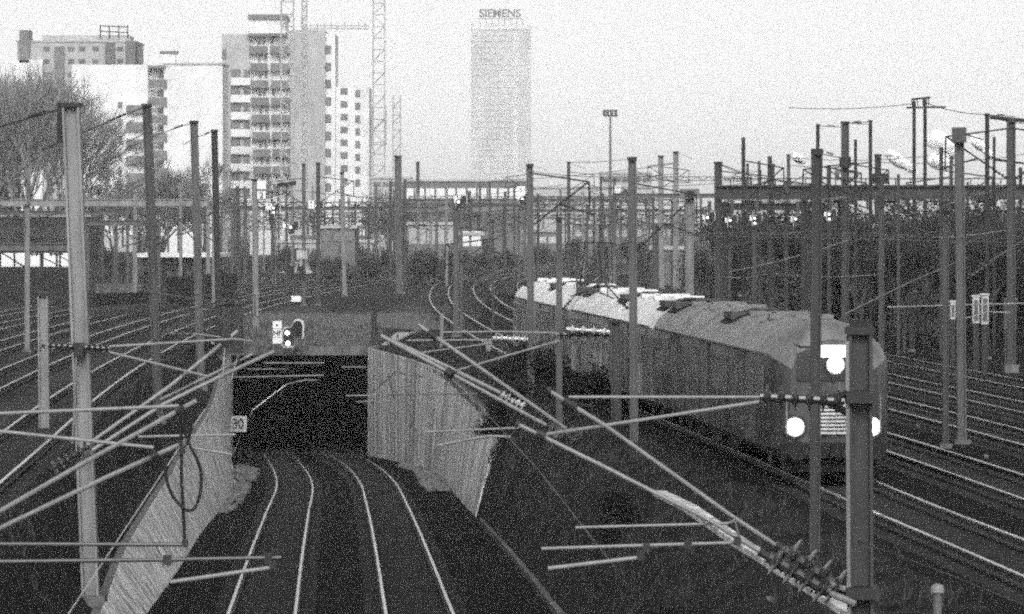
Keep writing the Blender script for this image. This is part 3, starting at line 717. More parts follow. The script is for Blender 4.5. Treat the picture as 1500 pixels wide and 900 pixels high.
# upper ends seen above the dark gantry
for x, yt, w_, Z, lab, ar in ((1198, 182, 5, 190, 'thin mast with a small top arm directly above the cab mast', 1), (1238, 178, 11, 190, 'thick mast above the dark gantry with a wide collar', 1), (1275, 176, 5, 190, 'thin mast tied by an arm to the thick collared mast', -1), (1286, 226, 9, 230, 'short dark mast top right of the thick collared mast', 1), (1446, 166, 6, 180, 'thin mast right of the steam with a sloping top arm', 1)):
    mm_ = mast(lab, x, Z, yt, w_, 'steel_d' if x != 1238 else 'steel_m', 0); t_ = top(mm_); jib(mm_, [t_ + Vector((ar*1.25, 0, -.15))], .035)
    if x == 1238: MB().box((t_.x, Z, t_.z - 1.9), (.5, .5, .5)).build('collar', M['black'], mm_)
    autoarm(mm_, ar, t_.z - 2.5, 2.0, mt='steel_d')
pp = thing('twin_pole', P(1347, 480, 210) , 'twin thin poles with a forked cross arm standing behind the steam', 'pole')
tubes(pp, 'pole', [[P(1339, 480, 210), P(1339, 148, 210)]], .09, 'steel_d'); tubes(pp, 'pole', [[P(1355, 480, 210), P(1355, 145, 210)]], .09, 'steel_d')
tubes(pp, 'cross_arm', [[P(1328, 158, 210), P(1385, 157, 210)], [P(1335, 146, 210), P(1363, 143, 210)]], .05, 'steel_d')
for x in (1336, 1344, 1352, 1360): insulator(pp, P(x, 155, 210), P(x, 144, 210), 3, .06)
# more distant masts in the haze
far = [(445, 240, 380, 300, 5, 'grey mast left of the apartment tower foot, behind the gantry signals'), (466, 238, 385, 300, 6, 'stouter hazy mast beside the grey one at the apartment tower foot'),
 (722, 322, 455, 225, 4, 'thin mast on the outside of the curved rails'), (668, 303, 470, 215, 8, 'mast below the round headed signal, left of the curved rails'),
 (778, 240, 395, 420, 5, 'hazy mast with a hooked top beside the middle white panel signal'), (833, 237, 392, 420, 5, 'hazy mast midway between two white panel signals'), (900, 262, 390, 450, 5, 'hazy mast directly under the floodlight frame'),
 (968, 228, 400, 380, 8, 'hazy thick mast right of the tall mast with hooked arm'), (990, 222, 400, 380, 8, 'hazy thick mast with a flat cross piece on top'), (1095, 240, 360, 420, 4, 'hazy thin mast left of the thin grey mast'), (1112, 236, 360, 420, 4, 'hazy thin mast with arm pointing left, above the dark gantry'),
 (1155, 226, 330, 400, 5, 'hazy mast near the leftmost steam puff'), (40, 300, 505, 190, 7, 'slim pale mast at the far left below the bare tree'), (198, 300, 420, 360, 7, 'pale gantry side mast left of the canopy'), (150, 330, 415, 380, 5, 'faint mast in the clutter left of centre gantry'),
 (262, 305, 400, 420, 4, 'faint thin mast over the canopy'), (690, 290, 385, 470, 4, 'faint thin mast under the long low building'), (540, 300, 410, 420, 4, 'faint thin mast left of the stout mast with white footing'), (640, 300, 395, 450, 4, 'faint mast right of the lattice cranes'), (870, 290, 380, 480, 4, 'faint mast over the second roof hump of the train'), (1068, 300, 420, 260, 6, 'grey post right of the dark stout mast')]
for i, (x, yt, yb, Z, w_, lab) in enumerate(far):
    mm_ = mast(lab, x, Z, yt, w_, 'galv_l' if x in (40, 198, 968, 990) else ('galv' if i % 3 == 0 else 'steel_m'), 0)
    autoarm(mm_, 1 if i % 2 else -1, None, 2.6, mt='steel_d' if x > 700 else 'steel_m', r=.04)
    if x in (778, 833, 990): jib(mm_, [top(mm_) + Vector((1.6, 0, -.7))], .04, ins=False)

# gantries
def gantry(label, x0, x1, y, Z, thick=.55, mt='galv_l', drops=(), legs=True, deep=.6, w=.3, lattice=False):
    a = P(x0, y, Z); b = P(x1, y, Z); root = thing('signal_gantry' if lattice else 'portal_gantry', ((a.x+b.x)/2, Z, G0), label, 'gantry')
    m = MB()
    if lattice:
        for dz in (-thick/2, thick/2):
            for dy in (-deep/2, deep/2): m.box(((a.x+b.x)/2, Z+dy, a.z+dz), (b.x-a.x, .09, .1))
        n = int((b.x-a.x) / .8)
        for k in range(n):
            xx = a.x + (b.x-a.x)*k/n; xn = a.x + (b.x-a.x)*(k+1)/n; sg_ = 1 if k % 2 else -1
            for dy in (-deep/2, deep/2): m.tube([(xx, Z+dy, a.z - sg_*thick/2), (xn, Z+dy, a.z + sg_*thick/2)], .04, 4)
    else:
        m.box(((a.x+b.x)/2, Z, a.z), (b.x-a.x, deep*.4, thick*.72)); m.box(((a.x+b.x)/2, Z, a.z+thick*.43), (b.x-a.x, deep*.8, thick*.13)); m.box(((a.x+b.x)/2, Z+.05, a.z-thick*.43), (b.x-a.x, deep*.8, thick*.13))
        for k in range(int((b.x-a.x)/1.2)): m.box((a.x + .6 + k*1.2, Z+.02, a.z), (.08, deep*.55, thick*.7))
    m.build('beam', M[mt], root)
    if legs:
        for xx in (a.x, b.x):
            m = MB(); hpost(m, (xx, Z+.02, G0-.2), (xx, Z+.02, a.z + thick*.6), w); m.build('leg', M[mt], root)
    for dx in drops:
        p = P(dx, y, Z); m = MB(); m.box((p.x, Z-.05, p.z - 1.0), (.12, .12, 1.6)); m.tube([(p.x, Z-.1, p.z-1.7), (p.x+1.5, Z-.1, p.z-1.35)], .05, 6); m.tube([(p.x, Z-.1, p.z-.6), (p.x+1.5, Z-.1, p.z-1.35)], .04, 6)
        m.build('drop_bracket', M['steel_d'], root); insulator(root, (p.x-.7, Z-.1, p.z-.45), (p.x+.2, Z-.1, p.z-.45), 3, .17)
    return root
gantry('pale horizontal gantry beam crossing all the masts at far left, highest of the three', -140, 305, 297, 330, .6, 'galv_l', (40, 135, 195, 262))
gantry('short lower gantry beam left of the second tall mast', 128, 232, 327, 300, .42, 'galv', (180, 215))
gantry('lowest gantry beam, at the far left edge above the white lit windows', -120, 105, 362, 260, .5, 'galv', (60, 88))
gantry('hazy thin gantry across the middle carrying the white panel signals', 590, 985, 297, 400, .5, 'steel_m', (680, 770, 905), lattice=True)
gantry('gantry behind the 2 sign carrying round headed signals', 300, 585, 300, 380, .45, 'steel_m', (395, 455), lattice=True)
g3 = gantry('heavy dark gantry spanning the right side over the dark trees', 1052, 1530, 282, 200, .72, 'mast_d', (1110, 1240, 1310, 1385, 1450), deep=1.0)
gantry('shorter dark gantry beam slung below the heavy dark gantry', 1062, 1182, 303, 180, .32, 'steel_d', (1080, 1150))
gantry('distant gantry line above the curved rails', 700, 1000, 318, 520, .5, 'steel_m', (760, 850, 940), lattice=True)
gantry('distant low gantry among the clutter left of the stout mast', 420, 580, 322, 500, .5, 'steel_m', (450, 540), lattice=True)
gantry('distant gantry crossing behind the head box mast', 880, 1100, 262, 560, .5, 'steel_m', (), lattice=True)
MB().box(P(1240, 256, 199.5), (1.1, .3, .45)).build('equipment_box', M['shed'], g3)
MB().box(P(1240, 257, 199.2), (.7, .1, .2)).build('pale_plate', M['dirtywhite'], g3)
MB().box(P(1290, 262, 200), (.8, .6, .5)).build('equipment_box', M['steel_d'], g3)
m = MB()
for x in range(1070, 1500, 22): m.tube([P(x, 273, 199.6), P(x, 262, 199.6)], .025, 4)
m.tube([P(1060, 262, 199.6), P(1500, 262, 199.6)], .025, 4); m.build('handrail', M['steel_d'], g3)

# signals
def signal(label, x, y, Z, size, lit=(0,), plate=None, post_to=None, shape='target'):
    """colour light signal: dark backplate with pale rim, lamps with hoods; optional white plate to its left"""
    c = P(x, y, Z); k = size; root = thing('railway_signal', c, label, 'signal', 'colour light signals')
    def plate_poly(g):
        pts = []
        for a in range(0, 181, 20): pts.append((k*.28*math.cos(R(a)) + k*.26, k*.42 + k*(.28)*math.sin(R(a))))
        pts = [(p[0]*1.0, p[1]) for p in pts]
        pts = [(k*.55, k*.42)] + [(k*.27 + k*.28*math.cos(R(a)), k*.42 + k*.28*math.sin(R(a))) for a in range(0, 181, 20)] + [(-k*.10, k*.30)] + [(-k*.27 + k*.28*math.cos(R(a)), k*.02 + k*.28*math.sin(R(a))) for a in range(90, 181, 15)] + [(-k*.55, -k*.62), (-k*.46, -k*.72), (k*.02, -k*.72), (k*.10, -k*.62), (k*.10, -k*.28), (k*.47, -k*.28), (k*.55, -k*.2)]
        cx, cz = 0, 0
        return [(c.x + p[0]*g, c.z + p[1]*g) for p in pts]
    MB().prism(plate_poly(1.0), Z-.03, Z+.03).build('rim', M['dirtywhite'], root)
    hd = MB().prism(plate_poly(.86), Z-.09, Z-.034).build('backplate', M['black'], root)
    for i, (lx, lz) in enumerate(((-.27, 0), (-.24, -.50), (.27, .42), (.25, .02))):
        r = .115*k; on = i in lit
        MB().tube([(c.x+lx*k, Z-.09, c.z+lz*k), (c.x+lx*k, Z-.12, c.z+lz*k)], r, 14).build('lamp', M['lampdim' if on else 'glass'], hd)
        m = MB(); q = [(c.x+lx*k + r*1.1*math.cos(R(a)), c.z+lz*k + r*1.1*math.sin(R(a))) for a in range(20, 161, 20)]; n = len(q)
        m.add([(a, Z-.09, b) for a, b in q] + [(a, Z-.09-.22*k, b) for a, b in q], [(j, j+1, j+1+n, j+n) for j in range(n-1)]); m.build('hood', M['black'], hd)
    if plate:
        pc = P(*plate[:2], Z); pw, ph = plate[2]*Z/F, plate[3]*Z/F
        pl = MB().box((pc.x, Z, pc.z), (pw, .05, ph)).build('identity_plate', M['white'], root)
        MB().box((pc.x, Z-.027, pc.z+ph*.16), (pw*.98, .01, ph*.02)).build('plate_line', M['black'], pl)
        MB().box((pc.x, Z-.027, pc.z-ph*.22), (pw*.98, .01, ph*.02)).build('plate_line', M['black'], pl)
        if plate[4]: text_mesh('lettering', plate[4], (pc.x, Z-.03, pc.z-ph*.03), ph*.24, M['black'], pl, .03)
        MB().tube([(pc.x, Z-.02, pc.z+ph*.32), (pc.x, Z-.04, pc.z+ph*.32)], pw*.12, 10).build('plate_dot', M['black'], pl)
        MB().box2((pc.x, Z+.04, pc.z-.04), (c.x, Z+.09, pc.z+.04)).build('plate_bracket', M['steel_d'], root)
    if post_to is not None:
        MB().tube([(c.x-.02*k, Z+.12, c.z+.3*k), (c.x-.02*k, Z+.12, post_to)], .08, 8).build('post', M['galv'], root)
    return root
signal('black signal with pale rim and Nf plate above the tunnel mouth', 429, 488, 225, 1.12, (0, 1), (406, 487, 13, 33, 'Nf'), -1.3)
s30 = thing('speed_sign', P(349, 621, 224.4), 'square pale speed sign reading 30 at the left edge of the tunnel mouth', 'sign')
pl = MB().box(P(349, 621, 224.4), (.92, .05, .86)).build('plate', M['dirtywhite'], s30); text_mesh('numerals', '30', P(349, 621, 224.36), .56, M['black'], pl, .02, squeeze=.82)
MB().tube([P(338, 615, 224.5), P(338, 668, 224.5)], .05, 7).build('post', M['galv'], s30)
for x, y, Z, k, lab, pl, lit in ((676, 296, 215, .55, 'round headed signal with white panel on the mast left of the curved rails', (670, 292, 9, 10, ''), (0,)),
  (769, 292, 400, 1.0, 'white panel signal on the middle of the hazy thin gantry', (763, 284, 12, 22, ''), (0,)), (914, 284, 400, .8, 'white panel signal near the right end of the hazy thin gantry', (905, 280, 9, 16, ''), ()),
  (467, 302, 379.5, .8, 'signal with square white panel on the gantry behind the 2 sign', (456, 300, 9, 12, ''), (0,)), (404, 305, 379.5, .8, 'signal with paired white discs nearest the 2 sign', (394, 303, 10, 9, ''), (0, 1)), (430, 333, 350, .9, 'low signal with bright disc under the gantry, right of the 2 sign', (418, 330, 8, 8, ''), (0,))):
    signal(lab, x, y, Z, k, lit, pl, G0 if Z < 400 else None)
for x, y, lab in ((1037, 319, 'small lit signal below the dark gantry, leftmost of the row before the trees'), (1070, 323, 'dim lit signal second from left in the row before the trees'), (1106, 320, 'bright paired signal third from left in the row before the trees'), (1166, 321, 'single lit signal just left of the cab mast'), (1215, 314, 'lit signal just right of the cab mast, under the dark gantry')):
    signal(lab, x+3, y, 179, .42, (0, 1) if x in (1106, 1215) else (0,), (x-5, y, 6, 7, ''), EYE - (295-330)/(F/179))
sd = thing('ground_signal', P(434, 437, 300), 'dark twin hooded ground signal with white foot between the left tracks', 'signal')
for dx in (-8, 8): MB().box(P(434+dx, 400, 300), (.45, .5, 1.0)).build('lamp_box', M['black'], sd)
MB().tube([P(434, 437, 300), P(434, 404, 300)], .12, 8).build('post', M['steel_m'], sd); MB().box(P(434, 438, 300), (.7, .6, .4)).build('foot', M['white'], sd)
MB().box(P(442, 373, 300), (.75, .05, .6)).build('number_plate', M['dirtywhite'], sd)
MB().tube([P(434, 404, 300.1), P(440, 373, 300.1)], .05, 6).build('plate_stalk', M['steel_m'], sd)
fb = thing('flat_sign', P(420, 270, 300), 'flat dark board on a tilt in front of the apartment tower foot', 'sign')
MB().box(P(420, 270, 300), (1.4, .1, .32), 0, -.12).build('board', M['black'], fb); MB().tube([P(420, 440, 300.1), P(420, 272, 300.1)], .06, 6).build('post', M['steel_m'], fb)

# mast outside the left edge whose thick tubes reach into view
ml = mast('thick pale cantilever tubes and dark steady arms reaching in at lower left', -120, 54, 300, 36, 'steel_m', 0, ybase=980)
tubes(ml, 'cantilever_tube', [[P(-100, 805, 54), P(0, 749, 54), P(120, 680, 54), P(288, 587, 54)]], .034); tubes(ml, 'tube_sleeve', [[P(258, 603, 54), P(268, 598, 54)], [P(222, 671, 54), P(232, 666, 54)]], .06, 'steel_d')
tubes(ml, 'cantilever_tube', [[P(-100, 818, 54.2), P(0, 774, 54.2), P(155, 700, 54.2), P(262, 652, 54.2)]], .034)
tubes(ml, 'registration_tube', [[P(-110, 608, 54), P(0, 606, 54), P(262, 595, 54)], [P(-110, 618, 54), P(0, 632, 54), P(225, 656, 54)]], .026)
tubes(ml, 'steady_arm', [[P(-110, 797, 54), P(270, 798, 54.1)], [P(-110, 824, 54), P(0, 823, 54), P(250, 820, 54), P(412, 817, 54)]], .028, 'wire')
tubes(ml, 'steady_arm', [[P(250, 853, 54), P(402, 831, 54)]], .03); clamp(ml, P(393, 818, 54), .1); clamp(ml, P(400, 828, 54), .08); clamp(ml, P(245, 821, 54), .1)
jc = [P(265, 598, 53.8), P(273, 640, 53.8), P(294, 690, 53.8), P(290, 735, 53.8), P(275, 748, 53.8), P(252, 725, 53.8), P(242, 690, 53.8), P(246, 672, 53.8)]
sx = spline([(i, p.x) for i, p in enumerate(jc)]); sz = spline([(i, p.z) for i, p in enumerate(jc)])
tubes(ml, 'jumper_cable', [[Vector((sx(t), 53.8, sz(t))) for t in np.linspace(0, 7, 40)]], .022, 'cable')
tubes(ml, 'dropper', [[P(265, 600, 53.9), P(266, 700, 53.9), P(271, 798, 53.9)], [P(288, 590, 54.1), P(275, 650, 54.1), P(272, 655, 54.1)]], .022, 'cable')
for p in ((265, 600), (267, 660), (271, 796)): clamp(ml, P(*p, 53.9), .075)
def wire(label, pts, r, mt='wire', n=5, sag=0):
    q = []
    for i in range(len(pts)-1):
        a, b = pts[i], pts[i+1]
        for k in range(8): t = k/8; q.append(a.lerp(b, t) - Vector((0, 0, sag*4*t*(1-t))))
    q.append(pts[-1])
    return tag(MB().tube(q, r, n).build('overhead_wire', M[mt]), label, 'wire', 'overhead wires')
wire('thin stay wire slanting down to the lower left across the left retaining wall', [P(90, 915, 70), P(240, 690, 80), P(300, 600, 88)], .012, 'wire_l')
wire('thin wire slanting down right from the bright tunnel wall to the dark bank', [P(660, 548, 122), P(790, 690, 105), P(900, 830, 88)], .014, 'wire')
wire('thin wire sloping from the foot of the broad dark mast to the lower right corner', [P(1256, 792, 54.5), P(1380, 838, 52), P(1520, 895, 49)], .008, 'wire')
wire('straight thin wire over the dark trees between the cab and the right edge', [P(1300, 450, 112), P(1520, 444, 112)], .016, 'wire_l')
wire('short wire over the pale cabinets at far right', [P(1408, 468, 111), P(1448, 457, 111), P(1480, 458, 111)], .016, 'wire_l')
for i, (pts, r, lab) in enumerate((([P(1155, 158, 210), P(1339, 152, 210)], .02, 'thin wire running left from the twin poles'), ([P(1355, 150, 210), P(1446, 168, 180), P(1520, 180, 150)], .02, 'thin wire from the twin poles to the right edge masts'),
   ([P(1052, 240, 215), P(1131, 262, 205), P(1194, 268, 180)], .02, 'sagging wire above the left end of the dark gantry'), ([P(929, 250, 195), P(1010, 268, 230)], .02, 'wire from the hooked arm mast to the head box mast'),
   ([P(833, 238, 420), P(929, 232, 420)], .03, 'faint wire linking two hazy masts at mid right'), ([P(600, 268, 420), P(778, 262, 420), P(990, 240, 380)], .03, 'long faint wire over the low building'), ([P(819, 410, 210), P(929, 350, 195), P(1040, 300, 190)], .02, 'rising wire over the train roof towards the dark gantry'), ([P(836, 408, 146), P(929, 352, 130)], .016, 'contact wire rising from the pantograph'),
   ([P(1060, 405, 205), P(1131, 400, 205), P(1290, 402, 160)], .016, 'level thin wire across the dark trees above the train'), ([P(1195, 365, 150), P(1260, 350, 150), P(1408, 330, 110)], .014, 'thin wire rising over the dark trees to the pale steam mast'))):
    wire(lab, pts, r, 'wire' if i not in (8,) else 'wire_l', sag=.15)
for c, off, Z0, Z1, lab in ((cT, 0, 62, 330, 'contact wire of the track the train runs on'), (cT, 3.65, 70, 330, 'contact wire over the empty track right of the train'), (cT, 7.6, 84, 330, 'contact wire over the second track right of the train'), (cW, 0, 110, 360, 'contact wire over the left track nearest the cutting'), (cW, -3.7, 120, 360, 'contact wire over the second left track from the cutting'), (cW, -7.4, 130, 360, 'contact wire over the third left track from the cutting')):
    tag(MB().tube([p + Vector((0, 0, 5.3)) for p in offset_path(c, Z0, Z1, off, flat, 8)], .011, 4).build('contact_wire', M['wire']), lab, 'wire', 'contact wires along the tracks')
# more of the yard's steelwork in the haze
fl_ = 'faint hazy mast among the crowded steelwork of the distant yard'
for i in range(78):
    x = 340 + 690*((i*0.618) % 1) + random.uniform(-6, 6); Z = random.choice((395, 430, 460, 505, 540, 590, 640)); sx_ = random.uniform(8.2, 10.5)
    mm_ = mast(fl_, x, Z, 330 - (sx_ - EYE)*F/Z, random.uniform(2.6, 4.6)*430/Z, random.choice(('galv', 'steel_m', 'galv_l', 'steel_m')), 0, foundation=False, cap=False)
    autoarm(mm_, random.choice((-1, 1)), random.uniform(6.0, 7.0), random.uniform(2.2, 3.2), mt=random.choice(('steel_m', 'steel_d')), r=.045)
lf_ = 'faint pale mast among the steelwork left of the 2 sign'
for i in range(16):
    x = 10 + 330*((i*0.618+.3) % 1); Z = random.choice((300, 350, 390, 430)); 
    mm_ = mast(lf_, x, Z, 330 - (random.uniform(7.2, 9) - EYE)*F/Z, random.uniform(3.5, 5)*330/Z, random.choice(('galv', 'galv_l')), 0, foundation=False, cap=False); autoarm(mm_, random.choice((-1, 1)), None, 2.6, mt='steel_m', r=.04)
rf_ = 'thin dark mast among the many rising from the dark trees on the right'
for i in range(18):
    x = 1070 + 430*((i*0.618+.1) % 1); Z = random.choice((185, 205, 240, 280)); 
    mm_ = mast(rf_, x, Z, 330 - (random.uniform(7.4, 9.6) - EYE)*F/Z, random.uniform(3.5, 6)*200/Z, random.choice(('steel_d', 'steel_m', 'mast_d')), 0, foundation=False, cap=False); autoarm(mm_, random.choice((-1, 1)), None, random.uniform(1.6, 2.8), mt='steel_d', r=.035)
for k, (x0, x1, Z, y) in enumerate(((340, 640, 430, 306), (520, 860, 505, 301), (760, 1040, 430, 309), (600, 1010, 590, 290), (900, 1130, 330, 287), (420, 700, 640, 313), (-60, 170, 350, 312), (150, 350, 390, 309))):
    gantry('slim hazy cross beam in the crowded steelwork of the distant yard' if x0 > 0 and k < 6 else 'slim pale cross beam behind the three gantry beams at far left', x0, x1, y, Z, .36, 'steel_m' if k % 2 else 'galv', [x0 + (x1-x0)*t for t in (.2, .45, .75)], lattice=bool(k % 2))['group'] = 'slim cross beams of the crowded yard'
for k in range(26):
    Z = random.choice((200, 240, 300, 360, 430, 500)); x = random.uniform(360, 1380); L_ = random.uniform(120, 320); y = 330 - random.uniform(.2, 4.0)*F/Z
    a = P(x, y, Z); b = P(x + L_, y + random.uniform(-22, 22), Z + random.uniform(-30, 60))
    wire('one of many thin hazy wires criss crossing the yard beyond the tunnel', [a, b], .02*Z/300, 'wire', 4, sag=.25)
for k in range(9):
    Z = random.choice((170, 190, 215)); x = random.uniform(1050, 1380); y = random.uniform(285, 440); 
    wire('one of the pale thin wires crossing in front of the dark trees', [P(x, y, Z), P(x + random.uniform(90, 190), y - random.uniform(0, 60), Z)], .014, 'wire_l', 4, sag=.1)
# fence on the tunnel wall
fx = thing('railing', P(575, 505, 229.5), 'dark upright railing on top of the tunnel wall beside a thick dark post', 'railing')
m = MB()
for k in range(17): x = 553 + k*3.1; m.tube([P(x, 512, 229.4 - k*.3), P(x, 478 + k*.3, 229.4 - k*.3)], .022, 5)
m.tube([P(551, 481, 229.4), P(604, 484, 224.3)], .03, 5); m.tube([P(551, 506, 229.4), P(604, 510, 224.3)], .03, 5); m.build('bars', M['steel_d'], fx)
m = MB(); hpost(m, P(548, 520, 229.6), P(548, 440, 229.6), .32); m.build('post', M['steel_d'], fx)
bl = thing('marker_post', P(1372, 905, 58), 'short pale round topped post standing in the ballast at lower right', 'post')
MB().tube([P(1373, 925, 58), P(1373, 868, 58)], .065, 12).build('shaft', M['galv'], bl); MB().tube([P(1373, 868, 58), P(1373, 862, 58), P(1373, 857, 58), P(1373, 855, 58)], [.10, .10, .075, .02], 12).build('cap', M['galv_l'], bl)
for x, y, lab in ((1128, 828, 'white stone on the bank left of the nearest insulators'), (1043, 828, 'white scrap on the dark bank below the long tubes'), (1253, 812, 'white stone against the foot of the broad dark mast'), (1345, 625, 'white scrap between the rails right of the train lights'), (1445, 670, 'white stone on the pale ballast at the right edge')):
    s_ = 65; Z = 5.9*F/(y-330) if y > 700 else 5.85*F/(y-330); c = P(x, y, Z); c.z = ground_z(c.x, c.y) + .05
    m = MB(); m.add([c + Vector((random.uniform(-.03, .03) + a*.05, random.uniform(-.03, .03) + b*.05, random.uniform(-.02, .02) + e*.035)) for a in (-1, 1) for b in (-1, 1) for e in (-1, 1)], [(0,1,3,2), (4,6,7,5), (0,4,5,1), (2,3,7,6), (0,2,6,4), (1,5,7,3)]); tag(m.build('stone', M['stone']), lab, 'stone')
# ------------------------------------------------------------------ buildings in the haze
def bld(name, label, x0, x1, ytop, Z, depth=14, m='render', cat='building', base=G0, roof=True):
    a = P(x0, ytop, Z); b = P(x1, ytop, Z)
    root = thing(name, ((a.x+b.x)/2, Z, base), label, cat)
    MB().box2((a.x, Z, base), (b.x, Z+depth, a.z)).build('wall', M[m], root)
    if roof: MB().box2((a.x-.25, Z-.25, a.z), (b.x+.25, Z+depth+.25, a.z+.35)).build('roof', M['render_g'], root)
    return root
def block(root, x0, x1, y0, y1, Z, depth, m, name='wall'):
    a = P(x0, y0, Z); b = P(x1, y1, Z); return MB().box2((a.x, Z, max(G0, b.z)), (b.x, Z+depth, a.z)).build(name, M[m], root)
def win(root, x, y, w, h, Z, name='window', m='window', frame=True):
    a = P(x-w/2, y-h/2, Z); b = P(x+w/2, y+h/2, Z)
    f = MB().box2((a.x-.08, Z-.06, b.z-.08), (b.x+.08, Z+.1, a.z+.08)).build(name, M['render'] if frame else M[m], root)
    MB().box2((a.x, Z-.1, b.z), (b.x, Z-.065, a.z)).build('pane', M[m], f)
Z = 800
ap = bld('apartment_tower', 'pale high rise apartment tower with columns of dark fronted balconies', 366, 425, 48, Z+3, 16, 'render')
block(ap, 325, 365.5, 50, 345, Z+2.2, 15, 'render_g'); block(ap, 425.5, 476, 44, 345, Z+.6, 17, 'render_g'); block(ap, 476.5, 491, 50, 345, Z+2.5, 14, 'render'); block(ap, 491.5, 541, 128, 345, Z+3.5, 13, 'render')
MB().box2(P(365, 49, Z+2), P(423, 28, Z+14)).build('penthouse', M['render'], ap); MB().box2(P(363, 28.5, Z+1.5), P(425, 26.5, Z+15)).build('roof_slab', M['panel'], ap)
MB().box2(P(363, 53, Z+.6), P(421, 50, Z+3)).build('roof_slab', M['panel'], ap)
for k in range(9):
    y = 73 + 25.2*k
    for x0, x1 in ((366 + k*.7, 392 + k*.7), (395.5 + k*.5, 423 + k*.5)):
        a = P(x0, y-5.5, Z+1.2); b = P(x1, y+5.8, Z+1.2)
        bl_ = MB().box2((a.x, Z+1.2, b.z), (b.x, Z+1.35, a.z)).build('balcony', M['panel'], ap)
        MB().box2((a.x, Z+1.36, b.z), (b.x, Z+3, b.z+.2)).build('slab', M['render_g'], bl_)
    for x in ((380, 389, 410)[:2+(k % 2)] if k % 3 else (379, 386, 399)): win(ap, x + k*.5, y-12 - 1, 4.2, 10, Z+2.95)
    if k > 0:
        yy = 107 + 25.2*(k-1); 
        win(ap, 345, yy, 13, 10, Z+2.1, 'loggia', 'panel', False); win(ap, 361, yy+2, 7, 12, Z+2.1, 'window', 'panel', False)
        a = P(338, yy+7, Z+1.2); b = P(366, yy+18, Z+1.2); MB().box2((a.x, Z+1.2, b.z), (b.x, Z+1.4, a.z)).build('balcony', M['render'], ap)
    win(ap, 481, 73 + 25.2*k, 7, 11, Z+2.4, 'window', 'panel', False)
    win(ap, 328.5, 80 + 25.2*k, 5, 13, Z+2.1, 'window', 'panel', False)
    if k > 0: win(ap, 504, 131 + 25*(k-1)*.75 + 3, 9, 8, Z+3.4, 'window', 'window', False); win(ap, 524, 134 + 25*(k-1)*.75 + 3, 6, 9, Z+3.4, 'window', 'window', False)
m = MB()
for x0, x1, yy in ((445, 540, 38), (445, 540, 42)): m.tube([P(x0, yy, Z+5), P(x1, yy, Z+5)], .12, 4)
for x in range(445, 541, 10): m.tube([P(x, 44, Z+5), P(x, 33, Z+5)], .1, 4)
m.build('roof_railing', M['crane'], ap)
# mid block left
Z = 760
mbk = bld('apartment_block', 'white apartment block lower than the tower, one balcony column at its middle', 240, 326, 95, Z, 14, 'render')
block(mbk, 105, 217, 95, 345, Z+1.0, 13, 'render'); block(mbk, 217.5, 239.5, 97, 345, Z+2.0, 12, 'render'); block(mbk, 172, 216, 148, 345, Z-.4, 1.3, 'render')
MB().box2(P(234, 79, Z+3), P(262, 75.5, Z+5)).build('roof_slab', M['panel'], mbk); MB().box2(P(238, 95, Z+3.2), P(258, 79, Z+4.8)).build('lift_house', M['render'], mbk)
MB().box2(P(216, 100, Z-.8), P(244, 97, Z+2)).build('roof_slab', M['panel'], mbk)
for k in range(6):
    y = 123 + 26*k; a = P(217.8, y-6, Z-.6); b = P(244.5, y+6, Z-.6)
    MB().box2((a.x, Z-.6, b.z), (b.x, Z-.4, a.z)).build('balcony', M['panel'], mbk); win(mbk, 234, y-13, 4, 10, Z+1.95); win(mbk, 240-1.5, y-13, 3, 10, Z+1.95)
    yy = 160 + 25*k
    if k < 5: a = P(185, yy-6, Z-1.6); b = P(213, yy+6, Z-1.6); MB().box2((a.x, Z-1.6, b.z), (b.x, Z-1.4, a.z)).build('balcony', M['panel'], mbk); win(mbk, 176, yy-6, 5, 8, Z-.45, 'window', 'panel', False)
# left rear block
Z = 900
lb = bld('office_block', 'grey stepped block with dark shafts rising behind the bare tree at far left', 25, 198, 62, Z, 20, 'render_g')
block(lb, 62, 190, 52, 62, Z+4, 10, 'render_g', 'roof_storey')
for x0, x1, y0, y1, m_ in ((28, 43, 44, 92, 'panel'), (80, 93, 68, 150, 'panel'), (154, 168, 62, 98, 'shed'), (184, 198, 60, 98, 'shed'), (20, 62, 88, 345, 'render'), (112, 128, 118, 345, 'render')): block(lb, x0, x1, y0, y1, Z-1.5, 6, m_, 'shaft' if m_ == 'panel' else 'bay')
for x in (68, 104, 120, 140, 176):
    for y in (72, 90, 110, 130): win(lb, x, y, 8, 6, Z-.02, 'window', 'shed', False)
m = MB()
for x in (147, 160, 174, 187): m.tube([P(x, 56, Z+3), P(x, 37, Z+3)], .15, 4)
for y in (38, 46): m.tube([P(146, y, Z+3), P(188, y+2, Z+3)], .12, 4)
m.build('roof_frame', M['steel_m'], lb)
# office tower, very far
Z = 2700
ot = bld('office_tower', 'tall slab office tower almost lost in the haze, letters on its roof', 690, 752, 44, Z, 22, 'tower')
block(ot, 759, 778, 44, 345, Z, 22, 'tower'); block(ot, 752.5, 758.5, 41, 345, Z+2, 18, 'tower_l', 'glazed_shaft'); MB().box2(P(690, 43.5, Z+1), P(778, 37, Z+20)).build('roof_storey', M['tower_l'], ot)
m = MB()
for k in range(28):
    y = 52 + k*8.4; p = P(690.5, y, Z); q = P(751.5, y, Z); m.box(((p.x+q.x)/2, Z-.15, p.z), (q.x-p.x, .2, .5))
m.build('floor_band', M['tower'], ot)
sg = MB()
for x in range(703, 768, 9): sg.tube([P(x, 37, Z+1), P(x, 27, Z+1)], .22, 4)
sg.tube([P(700, 27.5, Z+1), P(766, 27.5, Z+1)], .22, 4); sf = sg.build('sign_frame', M['shed'], ot)
text_mesh('lettering', 'SIEMENS', P(732.5, 19.5, Z+.5), 12.5*Z/F, M['shed'], sf, .03, .3, 1.0)
